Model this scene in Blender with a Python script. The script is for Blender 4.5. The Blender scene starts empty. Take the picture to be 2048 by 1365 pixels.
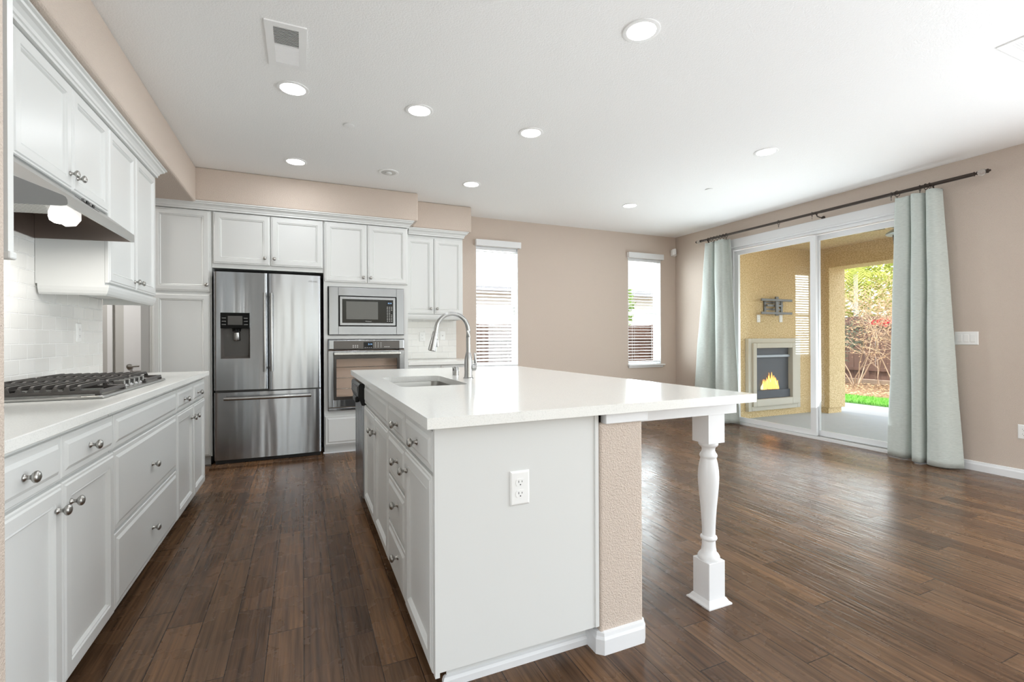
import bpy, bmesh, math, random
from mathutils import Vector, Matrix
random.seed(7)
S = bpy.context.scene
COL = S.collection
PI = math.pi

# ------------------------------------------------------------------ camera
F_PX, YAW, CY, CAM_H, ROLL = 949.05, 0.4156, 676.55, 1.1724, -0.0042
cam = bpy.data.objects.new('camera', bpy.data.cameras.new('camera'))
COL.objects.link(cam)
cam.data.sensor_fit = 'HORIZONTAL'
cam.data.sensor_width = 36.0
cam.data.lens = F_PX * 36.0 / 2048.0
cam.data.shift_y = (CY - 682.5) / 2048.0
cam.data.clip_start = 0.02
cam.data.clip_end = 200
_f = Vector((math.sin(YAW), math.cos(YAW), 0)); _r = Vector((math.cos(YAW), -math.sin(YAW), 0)); _u = Vector((0, 0, 1))
cr, sr = math.cos(ROLL), math.sin(ROLL)
_r2 = _r * cr + _u * sr; _u2 = _u * cr - _r * sr
M = Matrix.Identity(4)
for i in range(3):
    M[i][0] = _r2[i]; M[i][1] = _u2[i]; M[i][2] = -_f[i]
M[2][3] = CAM_H
cam.matrix_world = M
S.camera = cam

# ------------------------------------------------------------------ view, world, sun, daylight and added fill
S.view_settings.view_transform = 'Standard'
S.view_settings.look = 'None'
S.view_settings.gamma = 1.0
S.view_settings.use_curve_mapping = False
S.view_settings.exposure = 0.22
try:
    S.cycles.use_denoising = True
    S.cycles.denoiser = 'OPENIMAGEDENOISE'
    S.cycles.denoising_input_passes = 'RGB_ALBEDO_NORMAL'
    S.cycles.denoising_prefilter = 'ACCURATE'
    S.cycles.max_bounces = 10
    S.cycles.diffuse_bounces = 6
    S.cycles.glossy_bounces = 5
    S.cycles.transparent_max_bounces = 16
    S.cycles.sample_clamp_indirect = 3.0
    S.cycles.caustics_reflective = False
    S.cycles.caustics_refractive = False
except Exception:
    pass
W = bpy.data.worlds.new('sky'); S.world = W
W.use_nodes = True
wn = W.node_tree.nodes; wl = W.node_tree.links
bg = wn['Background']
sky = wn.new('ShaderNodeTexSky')
sky.sky_type = 'NISHITA'
sky.sun_disc = False
sky.sun_elevation = math.radians(48)
sky.sun_rotation = math.radians(200)
sky.air_density = 1.0; sky.dust_density = 3.0; sky.ozone_density = 1.0
hazy = wn.new('ShaderNodeMix'); hazy.data_type = 'RGBA'; hazy.inputs[0].default_value = 0.5
hazy.inputs[7].default_value = (4.6, 4.6, 4.6, 1)
wl.new(sky.outputs[0], hazy.inputs[6]); wl.new(hazy.outputs[2], bg.inputs[0])
bg.inputs[1].default_value = 0.62
sun = bpy.data.objects.new('sun', bpy.data.lights.new('sun', 'SUN'))
COL.objects.link(sun)
sun.data.energy = 7.0
sun.data.angle = math.radians(3)
sun.data.color = (1.0, 0.95, 0.87)
sun.rotation_euler = Vector((0.36, 0.10, -1.0)).to_track_quat('-Z', 'Y').to_euler()

LIGHT_GAIN = 1.0
LAMP_W = 3.6
def area(name, loc, direction, sx, sy, power, color=(1, 1, 1), shape='RECTANGLE', spread=PI):
    d = bpy.data.lights.new(name, 'AREA')
    d.shape = shape; d.size = sx; d.size_y = sy; d.energy = power * LIGHT_GAIN; d.color = color; d.spread = spread
    o = bpy.data.objects.new(name, d); COL.objects.link(o)
    o.location = loc
    o.rotation_euler = Vector(direction).to_track_quat('-Z', 'Y').to_euler()
    return o
# added fill: unseen windows and an uplight; daylight: patio door and back windows
area('fill_light_right', (5.36, -0.7, 1.15), (-1, 0, 0), 3.0, 2.0, 150, (0.87, 0.94, 1.0))  # fill from a made-up window out of view, brightens the left cabinets
area('fill_light_up', (2.3, -1.6, 0.9), (0.0, 0.0, 1), 5.0, 3.2, 76, (0.87, 0.94, 1.0))  # light added behind the camera to brighten the ceiling, no real fixture
area('fill_light_left', (-3.19, -0.4, 1.3), (1, 0, 0), 1.8, 2.0, 26, (0.87, 0.94, 1.0))  # fill from a made-up window, for island side and right wall
area('daylight_patio_door', (5.62, 3.7, 0.55), (-1, 0.1, 1.1), 2.0, 0.9, 40, (0.87, 0.94, 1.0), spread=math.radians(150))
area('daylight_back_window', (2.35, 5.945, 1.58), (0, -1, 0), .58, 1.5, 55, (0.87, 0.94, 1.0))
area('daylight_back_window', (4.77, 5.945, 1.58), (0, -1, 0), .58, 1.5, 55, (0.87, 0.94, 1.0))

# ------------------------------------------------------------------ materials
def lin(c):
    return c / 12.92 if c <= 0.04045 else ((c + 0.055) / 1.055) ** 2.4
def rgb(r, g, b):
    return (lin(r / 255), lin(g / 255), lin(b / 255), 1)
def setin(n, name, v):
    if name in n.inputs: n.inputs[name].default_value = v
def mat(name, col, rough=0.5, metal=0.0, bump=None, emit=None, spec=None, **kw):
    m = bpy.data.materials.new(name); m.use_nodes = True
    nt = m.node_tree; p = nt.nodes['Principled BSDF']
    p.inputs['Base Color'].default_value = col
    p.inputs['Roughness'].default_value = rough
    p.inputs['Metallic'].default_value = metal
    if spec is not None: setin(p, 'Specular IOR Level', spec)
    for k, v in kw.items(): setin(p, k, v)
    if emit:
        p.inputs['Emission Color'].default_value = emit[0]
        p.inputs['Emission Strength'].default_value = emit[1]
    if bump:
        scale, dist, detail = bump
        tc = nt.nodes.new('ShaderNodeTexCoord'); nz = nt.nodes.new('ShaderNodeTexNoise'); b = nt.nodes.new('ShaderNodeBump')
        nz.inputs['Scale'].default_value = scale; nz.inputs['Detail'].default_value = detail
        b.inputs['Distance'].default_value = dist; b.inputs['Strength'].default_value = 1.0
        nt.links.new(tc.outputs['Object'], nz.inputs['Vector'])
        nt.links.new(nz.outputs['Fac'], b.inputs['Height'])
        nt.links.new(b.outputs['Normal'], p.inputs['Normal'])
    return m
def nodes(m): return m.node_tree.nodes, m.node_tree.links, m.node_tree.nodes['Principled BSDF']
def math_n(nt, op, a, b=None, c=None):
    n = nt.nodes.new('ShaderNodeMath'); n.operation = op
    for i, v in enumerate((a, b, c)):
        if v is None: continue
        if isinstance(v, (int, float)): n.inputs[i].default_value = v
        else: nt.links.new(v, n.inputs[i])
    return n.outputs[0]
def ramp(nt, fac, stops):
    n = nt.nodes.new('ShaderNodeValToRGB')
    e = n.color_ramp.elements
    while len(e) < len(stops): e.new(0.5)
    for el, (p, c) in zip(e, stops): el.position = p; el.color = c
    nt.links.new(fac, n.inputs[0])
    return n.outputs[0]
def mixc(nt, mode, fac, a, b):
    n = nt.nodes.new('ShaderNodeMix'); n.data_type = 'RGBA'; n.blend_type = mode
    if isinstance(fac, (int, float)): n.inputs[0].default_value = fac
    else: nt.links.new(fac, n.inputs[0])
    for i, v in ((6, a), (7, b)):
        if isinstance(v, tuple): n.inputs[i].default_value = v
        else: nt.links.new(v, n.inputs[i])
    return n.outputs[2]

white = mat('cabinet_white', rgb(218, 219, 217), 0.32)
trim_w = mat('trim_white', rgb(229, 230, 231), 0.35)
fix_w = mat('fixture_white', rgb(245, 245, 244), 0.5)
plastic_w = mat('plastic_white', rgb(238, 238, 236), 0.3)
tan = mat('tan_wall', rgb(206, 191, 178), 0.62, bump=(200, 0.005, 3))
ceil_m = mat('ceiling_white', rgb(247, 247, 246), 0.8, bump=(120, 0.002, 3))
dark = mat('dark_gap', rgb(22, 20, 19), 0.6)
black = mat('black_plastic', rgb(20, 20, 20), 0.22, spec=0.25)
blackglass = mat('black_glass', rgb(14, 14, 14), 0.08, spec=0.2)
greyplastic = mat('dark_grey_plastic', rgb(70, 68, 66), 0.3)
nickel = mat('brushed_nickel', rgb(176, 174, 170), 0.3, 1.0)
chrome = mat('polished_steel', rgb(166, 166, 165), 0.27, 1.0)
iron = mat('cast_iron', rgb(66, 62, 59), 0.45, bump=(300, 0.0006, 2))
bronze = mat('dark_bronze', rgb(62, 52, 45), 0.42, 0.35)
steel_sink = mat('sink_steel', rgb(158, 156, 152), 0.32, 1.0)
bulb = mat('lamp_lens', rgb(255, 255, 255), 0.5, emit=((1, 0.985, 0.95, 1), 9.0))
hoodbulb = mat('hood_lens', rgb(255, 255, 255), 0.5, emit=((1, 0.98, 0.93, 1), 5.0))
hoodlens = mat('hood_lens_shield', rgb(240, 240, 238), 0.3, emit=((1, 0.98, 0.94, 1), 0.75))
blue_led = mat('blue_display', rgb(10, 10, 14), 0.4, emit=((0.35, 0.62, 1, 1), 1.2))
white_print = mat('white_print', rgb(200, 200, 198), 0.5)
grey_print = mat('grey_print', rgb(120, 120, 118), 0.4)
hall_shade = mat('hall_door_shaded', rgb(196, 196, 193), 0.3)  # second door leaf: the grey puts its shade into the colour
hall_wall = mat('hall_wall_shaded', rgb(182, 181, 178), 0.6)  # base colour darkened to carry the shade of the hall
stucco = mat('patio_stucco', rgb(224, 200, 154), 0.85, bump=(60, 0.010, 4))
ns, ls, p = nodes(stucco); nt = stucco.node_tree
nz = ns.new('ShaderNodeTexNoise'); nz.inputs['Scale'].default_value = 55; nz.inputs['Detail'].default_value = 4
tc = ns.new('ShaderNodeTexCoord'); ls.new(tc.outputs['Object'], nz.inputs['Vector'])
ls.new(ramp(nt, nz.outputs['Fac'], [(0.32, rgb(196, 168, 118)), (0.55, rgb(226, 202, 156)), (0.7, rgb(240, 220, 180))]), p.inputs['Base Color'])
limestone = mat('cast_stone', rgb(205, 200, 186), 0.75, bump=(150, 0.002, 3))
concrete = mat('patio_concrete', rgb(186, 191, 193), 0.75, bump=(30, 0.002, 4))
walk_m = mat('pale_concrete', rgb(208, 208, 206), 0.85, bump=(40, 0.002, 4))
bracket_m = mat('bracket_grey', rgb(110, 112, 112), 0.45, 0.4)
brown_fence = mat('fence_brown', rgb(104, 78, 68), 0.85, bump=(40, 0.003, 4))
edging_m = mat('edging_wood', rgb(150, 132, 116), 0.85)
mulch_m = mat('mulch', rgb(140, 112, 84), 0.95, bump=(35, 0.03, 5))
siding_m = mat('neighbour_siding', rgb(236, 236, 238), 0.8)
roof_m = mat('roof_grey', rgb(150, 152, 158), 0.85)
bark = mat('shrub_bark', rgb(180, 158, 136), 0.9)
trunk_m = mat('trunk_grey', rgb(196, 196, 186), 0.9)
leaf_g = mat('leaf_green', rgb(132, 160, 70), 0.6)
leaf_y = mat('leaf_yellow_green', rgb(172, 180, 84), 0.6)
leaf_d = mat('leaf_dark', rgb(72, 84, 62), 0.6)
leaf_t = mat('leaf_tan', rgb(184, 150, 116), 0.7)
leaf_r = mat('leaf_red', rgb(222, 30, 64), 0.6)
grass_m = mat('grass_green', rgb(96, 158, 52), 0.8)
fire_m = mat('flame', rgb(255, 160, 50), 0.5, emit=((1.0, 0.50, 0.14, 1), 1.6))
fire_hot = mat('flame_core', rgb(255, 220, 150), 0.5, emit=((1.0, 0.80, 0.42, 1), 1.6))
firebox_m = mat('firebox_dark', rgb(70, 78, 88), 0.5)
amber = mat('amber_glass', rgb(232, 176, 110), 0.25)
lantern_m = mat('lantern_zinc', rgb(168, 178, 180), 0.4, 0.3)
fan_m = mat('fan_brown', rgb(74, 54, 34), 0.5)

def leafy(m, amount=0.35):           # let some daylight through the leaves
    ns, ls, p = nodes(m)
    tr = ns.new('ShaderNodeBsdfTranslucent'); tr.inputs[0].default_value = p.inputs['Base Color'].default_value
    mx = ns.new('ShaderNodeMixShader'); mx.inputs[0].default_value = amount
    ls.new(p.outputs[0], mx.inputs[1]); ls.new(tr.outputs[0], mx.inputs[2]); ls.new(mx.outputs[0], ns['Material Output'].inputs[0])
for m_ in (leaf_g, leaf_y, leaf_d, leaf_t, leaf_r): leafy(m_)

def brushed(name, col, rough, rot=0.25, streak=0.06):
    m = mat(name, col, rough, 1.0)
    ns, ls, p = nodes(m); nt = m.node_tree
    setin(p, 'Anisotropic', 0.75); setin(p, 'Anisotropic Rotation', rot)
    tg = ns.new('ShaderNodeTangent'); tg.direction_type = 'RADIAL'; tg.axis = 'Z'
    ls.new(tg.outputs[0], p.inputs['Tangent'])
    tc = ns.new('ShaderNodeTexCoord'); mp = ns.new('ShaderNodeMapping'); nz = ns.new('ShaderNodeTexNoise')
    mp.inputs['Scale'].default_value = (6, 6, 900)
    nz.inputs['Scale'].default_value = 1.0; nz.inputs['Detail'].default_value = 2
    ls.new(tc.outputs['Object'], mp.inputs[0]); ls.new(mp.outputs[0], nz.inputs['Vector'])
    r_ = math_n(nt, 'MULTIPLY_ADD', nz.outputs['Fac'], streak, rough - streak / 2)
    ls.new(r_, p.inputs['Roughness'])
    mp2 = ns.new('ShaderNodeMapping'); mp2.inputs['Scale'].default_value = (11, 11, 0.7)
    n2 = ns.new('ShaderNodeTexNoise'); n2.inputs['Scale'].default_value = 1.0; n2.inputs['Detail'].default_value = 1
    b = ns.new('ShaderNodeBump'); b.inputs['Distance'].default_value = 0.006
    ls.new(tc.outputs['Object'], mp2.inputs[0]); ls.new(mp2.outputs[0], n2.inputs['Vector']); ls.new(n2.outputs['Fac'], b.inputs['Height']); ls.new(b.outputs[0], p.inputs['Normal'])
    return m
steel = brushed('stainless_steel', rgb(170, 173, 177), 0.24)
oven_steel = brushed('oven_steel', rgb(140, 142, 145), 0.24)
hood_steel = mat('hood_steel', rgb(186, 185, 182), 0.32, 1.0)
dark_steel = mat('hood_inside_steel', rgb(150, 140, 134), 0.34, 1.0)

quartz = mat('white_quartz', rgb(238, 238, 234), 0.13)
ns, ls, p = nodes(quartz); nt = quartz.node_tree
tc = ns.new('ShaderNodeTexCoord'); nz = ns.new('ShaderNodeTexNoise'); nz.inputs['Scale'].default_value = 260; nz.inputs['Detail'].default_value = 2
ls.new(tc.outputs['Object'], nz.inputs['Vector'])
ls.new(ramp(nt, nz.outputs['Fac'], [(0.3, rgb(226, 226, 222)), (0.5, rgb(237, 237, 233))]), p.inputs['Base Color'])

def tile_material(name, axis):
    m = mat(name, rgb(232, 231, 228), 0.12)
    ns, ls, p = nodes(m); nt = m.node_tree
    tc = ns.new('ShaderNodeTexCoord'); sp = ns.new('ShaderNodeSeparateXYZ'); cb = ns.new('ShaderNodeCombineXYZ'); br = ns.new('ShaderNodeTexBrick')
    ls.new(tc.outputs['Object'], sp.inputs[0]); ls.new(sp.outputs[axis], cb.inputs[0]); ls.new(math_n(nt, 'ADD', sp.outputs['Z'], 0.0615), cb.inputs[1])
    br.inputs['Scale'].default_value = 1.0
    br.inputs['Mortar Size'].default_value = 0.0028; br.inputs['Mortar Smooth'].default_value = 0.35
    br.inputs['Brick Width'].default_value = 0.152; br.inputs['Row Height'].default_value = 0.0758
    br.inputs['Color1'].default_value = rgb(228, 227, 223); br.inputs['Color2'].default_value = rgb(233, 232, 229); br.inputs['Mortar'].default_value = rgb(246, 246, 244)
    ls.new(cb.outputs[0], br.inputs['Vector']); ls.new(br.outputs['Color'], p.inputs['Base Color'])
    b = ns.new('ShaderNodeBump'); b.inputs['Distance'].default_value = 0.0022; b.invert = True
    ls.new(br.outputs['Fac'], b.inputs['Height']); ls.new(b.outputs[0], p.inputs['Normal'])
    ls.new(math_n(nt, 'MULTIPLY_ADD', br.outputs['Fac'], 0.5, 0.12), p.inputs['Roughness'])
    return m
tile_y = tile_material('subway_tile_left', 'Y')
tile_x = tile_material('subway_tile_back', 'X')

# dark hand-scraped hickory planks running along Y
floor_m = mat('hickory_planks', rgb(80, 60, 48), 0.3, spec=0.3)
ns, ls, p = nodes(floor_m); nt = floor_m.node_tree
tc = ns.new('ShaderNodeTexCoord'); sp = ns.new('ShaderNodeSeparateXYZ'); ls.new(tc.outputs['Object'], sp.inputs[0])
PW = 0.127
xs = math_n(nt, 'DIVIDE', sp.outputs['X'], PW)
row = math_n(nt, 'FLOOR', xs); fx = math_n(nt, 'FRACT', xs)
w1 = ns.new('ShaderNodeTexWhiteNoise'); w1.noise_dimensions = '1D'; ls.new(row, w1.inputs['W'])
plen = math_n(nt, 'MULTIPLY_ADD', w1.outputs['Value'], 0.7, 0.95)
w2 = ns.new('ShaderNodeTexWhiteNoise'); w2.noise_dimensions = '1D'; ls.new(math_n(nt, 'ADD', row, 41.3), w2.inputs['W'])
ys = math_n(nt, 'DIVIDE', math_n(nt, 'MULTIPLY_ADD', w2.outputs['Value'], 3.0, sp.outputs['Y']), plen)
pid = math_n(nt, 'FLOOR', ys); fy = math_n(nt, 'FRACT', ys)
cb = ns.new('ShaderNodeCombineXYZ'); ls.new(row, cb.inputs[0]); ls.new(pid, cb.inputs[1])
w3 = ns.new('ShaderNodeTexWhiteNoise'); w3.noise_dimensions = '3D'; ls.new(cb.outputs[0], w3.inputs['Vector'])
base = ramp(nt, w3.outputs['Value'], [(0.0, rgb(82, 61, 45)), (0.35, rgb(92, 69, 51)), (0.7, rgb(99, 76, 57)), (1.0, rgb(112, 83, 58))])
# grain: noise stretched along the board, shifted per plank
va = ns.new('ShaderNodeVectorMath'); va.operation = 'MULTIPLY_ADD'
ls.new(cb.outputs[0], va.inputs[0]); va.inputs[1].default_value = (3.7, 5.3, 1.9); ls.new(tc.outputs['Object'], va.inputs[2])
mp = ns.new('ShaderNodeMapping'); mp.inputs['Scale'].default_value = (70, 2.0, 1); ls.new(va.outputs[0], mp.inputs[0])
g1 = ns.new('ShaderNodeTexNoise'); g1.inputs['Scale'].default_value = 1.0; g1.inputs['Detail'].default_value = 6; g1.inputs['Distortion'].default_value = 0.25; ls.new(mp.outputs[0], g1.inputs['Vector'])
grain = ramp(nt, g1.outputs['Fac'], [(0.28, (0.34, 0.31, 0.29, 1)), (0.5, (1, 1, 1, 1)), (0.72, (1.6, 1.54, 1.44, 1))])
c1 = mixc(nt, 'MULTIPLY', 0.85, base, grain)
g2 = ns.new('ShaderNodeTexNoise'); g2.inputs['Scale'].default_value = 5.5; g2.inputs['Detail'].default_value = 4; ls.new(va.outputs[0], g2.inputs['Vector'])
c2 = mixc(nt, 'MULTIPLY', 0.42, c1, ramp(nt, g2.outputs['Fac'], [(0.3, (0.66, 0.62, 0.60, 1)), (0.6, (1.12, 1.08, 1.02, 1))]))
ex = math_n(nt, 'MINIMUM', fx, math_n(nt, 'SUBTRACT', 1.0, fx))
ey = math_n(nt, 'MULTIPLY', math_n(nt, 'MINIMUM', fy, math_n(nt, 'SUBTRACT', 1.0, fy)), math_n(nt, 'DIVIDE', plen, PW))
edge = math_n(nt, 'MINIMUM', ex, ey)
gap = ns.new('ShaderNodeMapRange'); gap.inputs['From Min'].default_value = 0.007; gap.inputs['From Max'].default_value = 0.019
ls.new(edge, gap.inputs[0])
c3 = mixc(nt, 'MIX', gap.outputs[0], rgb(42, 31, 25), c2)
ls.new(c3, p.inputs['Base Color'])
# hand-scraped waves across the board
mp2 = ns.new('ShaderNodeMapping'); mp2.inputs['Scale'].default_value = (34, 5, 1); ls.new(va.outputs[0], mp2.inputs[0])
g3 = ns.new('ShaderNodeTexNoise'); g3.inputs['Scale'].default_value = 1.0; g3.inputs['Detail'].default_value = 2; g3.inputs['Distortion'].default_value = 0.8; ls.new(mp2.outputs[0], g3.inputs['Vector'])
h = math_n(nt, 'MULTIPLY_ADD', g3.outputs['Fac'], 0.8, math_n(nt, 'MULTIPLY', g1.outputs['Fac'], 0.25))
gb = ns.new('ShaderNodeMapRange'); gb.inputs['From Min'].default_value = 0.0; gb.inputs['From Max'].default_value = 0.035; ls.new(edge, gb.inputs[0])
h2 = math_n(nt, 'ADD', h, math_n(nt, 'MULTIPLY', gb.outputs[0], 0.1))
b = ns.new('ShaderNodeBump'); b.inputs['Distance'].default_value = 0.003; b.inputs['Strength'].default_value = 0.8
ls.new(h2, b.inputs['Height']); ls.new(b.outputs[0], p.inputs['Normal'])
ls.new(math_n(nt, 'MULTIPLY_ADD', g2.outputs['Fac'], 0.22, 0.16), p.inputs['Roughness'])

# sage linen curtains
cloth = mat('sage_linen', rgb(192, 196, 191), 0.9)
ns, ls, p = nodes(cloth); nt = cloth.node_tree
tc = ns.new('ShaderNodeTexCoord'); mp = ns.new('ShaderNodeMapping'); mp.inputs['Scale'].default_value = (30, 30, 420); nz = ns.new('ShaderNodeTexNoise'); nz.inputs['Scale'].default_value = 1
ls.new(tc.outputs['Object'], mp.inputs[0]); ls.new(mp.outputs[0], nz.inputs['Vector'])
ls.new(ramp(nt, nz.outputs['Fac'], [(0.35, rgb(186, 193, 188)), (0.65, rgb(202, 208, 203))]), p.inputs['Base Color'])
b = ns.new('ShaderNodeBump'); b.inputs['Distance'].default_value = 0.0008; ls.new(nz.outputs['Fac'], b.inputs['Height']); ls.new(b.outputs[0], p.inputs['Normal'])
tr = ns.new('ShaderNodeBsdfTranslucent'); tr.inputs[0].default_value = rgb(180, 190, 184)
mx = ns.new('ShaderNodeMixShader'); mx.inputs[0].default_value = 0.0
ls.new(p.outputs[0], mx.inputs[1]); ls.new(tr.outputs[0], mx.inputs[2]); ls.new(mx.outputs[0], ns['Material Output'].inputs[0])

slat_m = mat('blind_slat', rgb(244, 243, 240), 0.4)
ns, ls, p = nodes(slat_m)
tr = ns.new('ShaderNodeBsdfTranslucent'); tr.inputs[0].default_value = rgb(244, 243, 238)
mx = ns.new('ShaderNodeMixShader'); mx.inputs[0].default_value = 0.3
ls.new(p.outputs[0], mx.inputs[1]); ls.new(tr.outputs[0], mx.inputs[2]); ls.new(mx.outputs[0], ns['Material Output'].inputs[0])

def glass_mat(name, tint=(0.96, 0.98, 0.97, 1), boost=1.0):
    m = bpy.data.materials.new(name); m.use_nodes = True
    ns = m.node_tree.nodes; ls = m.node_tree.links
    ns.remove(ns['Principled BSDF'])
    t = ns.new('ShaderNodeBsdfTransparent'); t.inputs[0].default_value = tint
    g = ns.new('ShaderNodeBsdfGlossy'); g.inputs['Roughness'].default_value = 0.0
    lw = ns.new('ShaderNodeLayerWeight')
    mx = ns.new('ShaderNodeMixShader')
    k = math_n(m.node_tree, 'POWER', lw.outputs['Facing'], 5.0)
    k = math_n(m.node_tree, 'MULTIPLY_ADD', k, 0.9, 0.035)
    k = math_n(m.node_tree, 'MULTIPLY', k, boost)
    ls.new(k, mx.inputs[0])
    ls.new(t.outputs[0], mx.inputs[1]); ls.new(g.outputs[0], mx.inputs[2]); ls.new(mx.outputs[0], ns['Material Output'].inputs[0])
    return m
glass = glass_mat('window_glass')
oven_glass = glass_mat('oven_glass', (1.0, 0.985, 0.97, 1), 1.2)
crystal = mat('crystal', rgb(240, 240, 240), 0.03)
setin(crystal.node_tree.nodes['Principled BSDF'], 'Transmission Weight', 0.9)
mesh_filter = mat('filter_mesh', rgb(196, 196, 192), 0.4, 0.9)
ns, ls, p = nodes(mesh_filter); nt = mesh_filter.node_tree
tc = ns.new('ShaderNodeTexCoord'); ck = ns.new('ShaderNodeTexChecker'); ck.inputs['Scale'].default_value = 130
ck.inputs['Color1'].default_value = rgb(214, 214, 210); ck.inputs['Color2'].default_value = rgb(110, 106, 104)
ls.new(tc.outputs['Object'], ck.inputs['Vector']); ls.new(ck.outputs[0], p.inputs['Base Color'])

# ------------------------------------------------------------------ mesh helpers
class MB:
    def __init__(s): s.bm = bmesh.new()
    def box(s, x0, x1, y0, y1, z0, z1, bev=0.0, seg=2):
        r = bmesh.ops.create_cube(s.bm, size=1.0)
        vs = r['verts']
        cx, cy, cz = (x0 + x1) / 2, (y0 + y1) / 2, (z0 + z1) / 2
        for v in vs: v.co = Vector((cx + v.co.x * (x1 - x0), cy + v.co.y * (y1 - y0), cz + v.co.z * (z1 - z0)))
        if bev > 0:
            es = list({e for v in vs for e in v.link_edges})
            bmesh.ops.bevel(s.bm, geom=es, offset=bev, segments=seg, affect='EDGES', profile=0.5)
        return s
    def face(s, pts):
        vs = [s.bm.verts.new(p) for p in pts]
        s.bm.faces.new(vs); return s
    def prism(s, pts, vec):
        a = [s.bm.verts.new(p) for p in pts]; b = [s.bm.verts.new(Vector(p) + Vector(vec)) for p in pts]
        n = len(pts)
        s.bm.faces.new(a[::-1]); s.bm.faces.new(b)
        for i in range(n): s.bm.faces.new((a[i], a[(i + 1) % n], b[(i + 1) % n], b[i]))
        return s
    def lathe(s, prof, origin=(0, 0, 0), axis=(0, 0, 1), seg=24):
        # prof: list of (distance along axis, radius)
        q = Vector(axis).normalized().to_track_quat('Z', 'Y'); o = Vector(origin)
        rings = []
        for t, r in prof:
            if r < 1e-6: rings.append([s.bm.verts.new(o + q @ Vector((0, 0, t)))])
            else: rings.append([s.bm.verts.new(o + q @ Vector((r * math.cos(2 * PI * i / seg), r * math.sin(2 * PI * i / seg), t))) for i in range(seg)])
        for a, b in zip(rings, rings[1:]):
            for i in range(seg):
                j = (i + 1) % seg
                if len(a) == 1 and len(b) == 1: continue
                if len(a) == 1: s.bm.faces.new((a[0], b[i], b[j]))
                elif len(b) == 1: s.bm.faces.new((a[i], a[j], b[0]))
                else: s.bm.faces.new((a[i], a[j], b[j], b[i]))
        if len(rings[0]) > 1: s.bm.faces.new(rings[0][::-1])
        if len(rings[-1]) > 1: s.bm.faces.new(rings[-1])
        return s
    def cyl(s, a, b, r, seg=16, r2=None):
        a = Vector(a); b = Vector(b); L = (b - a).length
        return s.lathe([(0, r), (L, r if r2 is None else r2)], a, b - a, seg)
    def tube(s, pts, r, seg=12, closed=False):
        pts = [Vector(p) for p in pts]; n = len(pts); rings = []
        rr = r if isinstance(r, (list, tuple)) else [r] * n
        up = Vector((0, 0, 1))
        for i, p_ in enumerate(pts):
            if closed: d = pts[(i + 1) % n] - pts[i - 1]
            else: d = pts[min(i + 1, n - 1)] - pts[max(i - 1, 0)]
            d.normalize()
            u = d.cross(up)
            if u.length < 1e-3: u = d.cross(Vector((0, 1, 0)))
            if i and rings and False: pass
            u.normalize(); v = u.cross(d)
            if i and (u.dot(lastu) < 0): u, v = -u, -v
            lastu = u
            rings.append([s.bm.verts.new(p_ + (u * math.cos(2 * PI * k / seg) + v * math.sin(2 * PI * k / seg)) * rr[i]) for k in range(seg)])
        m = n if closed else n - 1
        for i in range(m):
            a, b = rings[i], rings[(i + 1) % n]
            for k in range(seg):
                j = (k + 1) % seg
                s.bm.faces.new((a[k], a[j], b[j], b[k]))
        if not closed:
            s.bm.faces.new(rings[0][::-1]); s.bm.faces.new(rings[-1])
        return s
    def panel(s, O, U, V, N, w, h, prof):
        # nested rectangular loops: prof = [(inset, depth out along N)], first loop is the back
        O, U, V, N = (Vector(x) for x in (O, U, V, N)); loops = []
        for ins, d in prof:
            loops.append([s.bm.verts.new(O + U * a + V * b_ + N * d) for a, b_ in ((ins, ins), (w - ins, ins), (w - ins, h - ins), (ins, h - ins))])
        s.bm.faces.new(loops[0][::-1])
        for a, b_ in zip(loops, loops[1:]):
            for i in range(4): s.bm.faces.new((a[i], a[(i + 1) % 4], b_[(i + 1) % 4], b_[i]))
        s.bm.faces.new(loops[-1])
        return s
    def sweep(s, path, prof, cap=True):
        # path: 2D points; prof: closed polygon of (out, z); out is to the right of travel, mitred corners
        P = [Vector(p) for p in path]; n = len(P); rings = []
        for i in range(n):
            d1 = (P[i] - P[i - 1]).normalized() if i else None
            d2 = (P[i + 1] - P[i]).normalized() if i < n - 1 else None
            if d1 is None: d1 = d2
            if d2 is None: d2 = d1
            n1 = Vector((d1.y, -d1.x)); n2 = Vector((d2.y, -d2.x))
            m = (n1 + n2); m = m / (1 + n1.dot(n2))
            rings.append([s.bm.verts.new((P[i].x + m.x * o, P[i].y + m.y * o, z)) for o, z in prof])
        k = len(prof)
        for a, b in zip(rings, rings[1:]):
            for i in range(k): s.bm.faces.new((a[i], a[(i + 1) % k], b[(i + 1) % k], b[i]))
        if cap: s.bm.faces.new(rings[0][::-1]); s.bm.faces.new(rings[-1])
        return s
    def mesh(s, name):
        bmesh.ops.recalc_face_normals(s.bm, faces=s.bm.faces)
        me = bpy.data.meshes.new(name); s.bm.to_mesh(me); s.bm.free()
        return me

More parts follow.
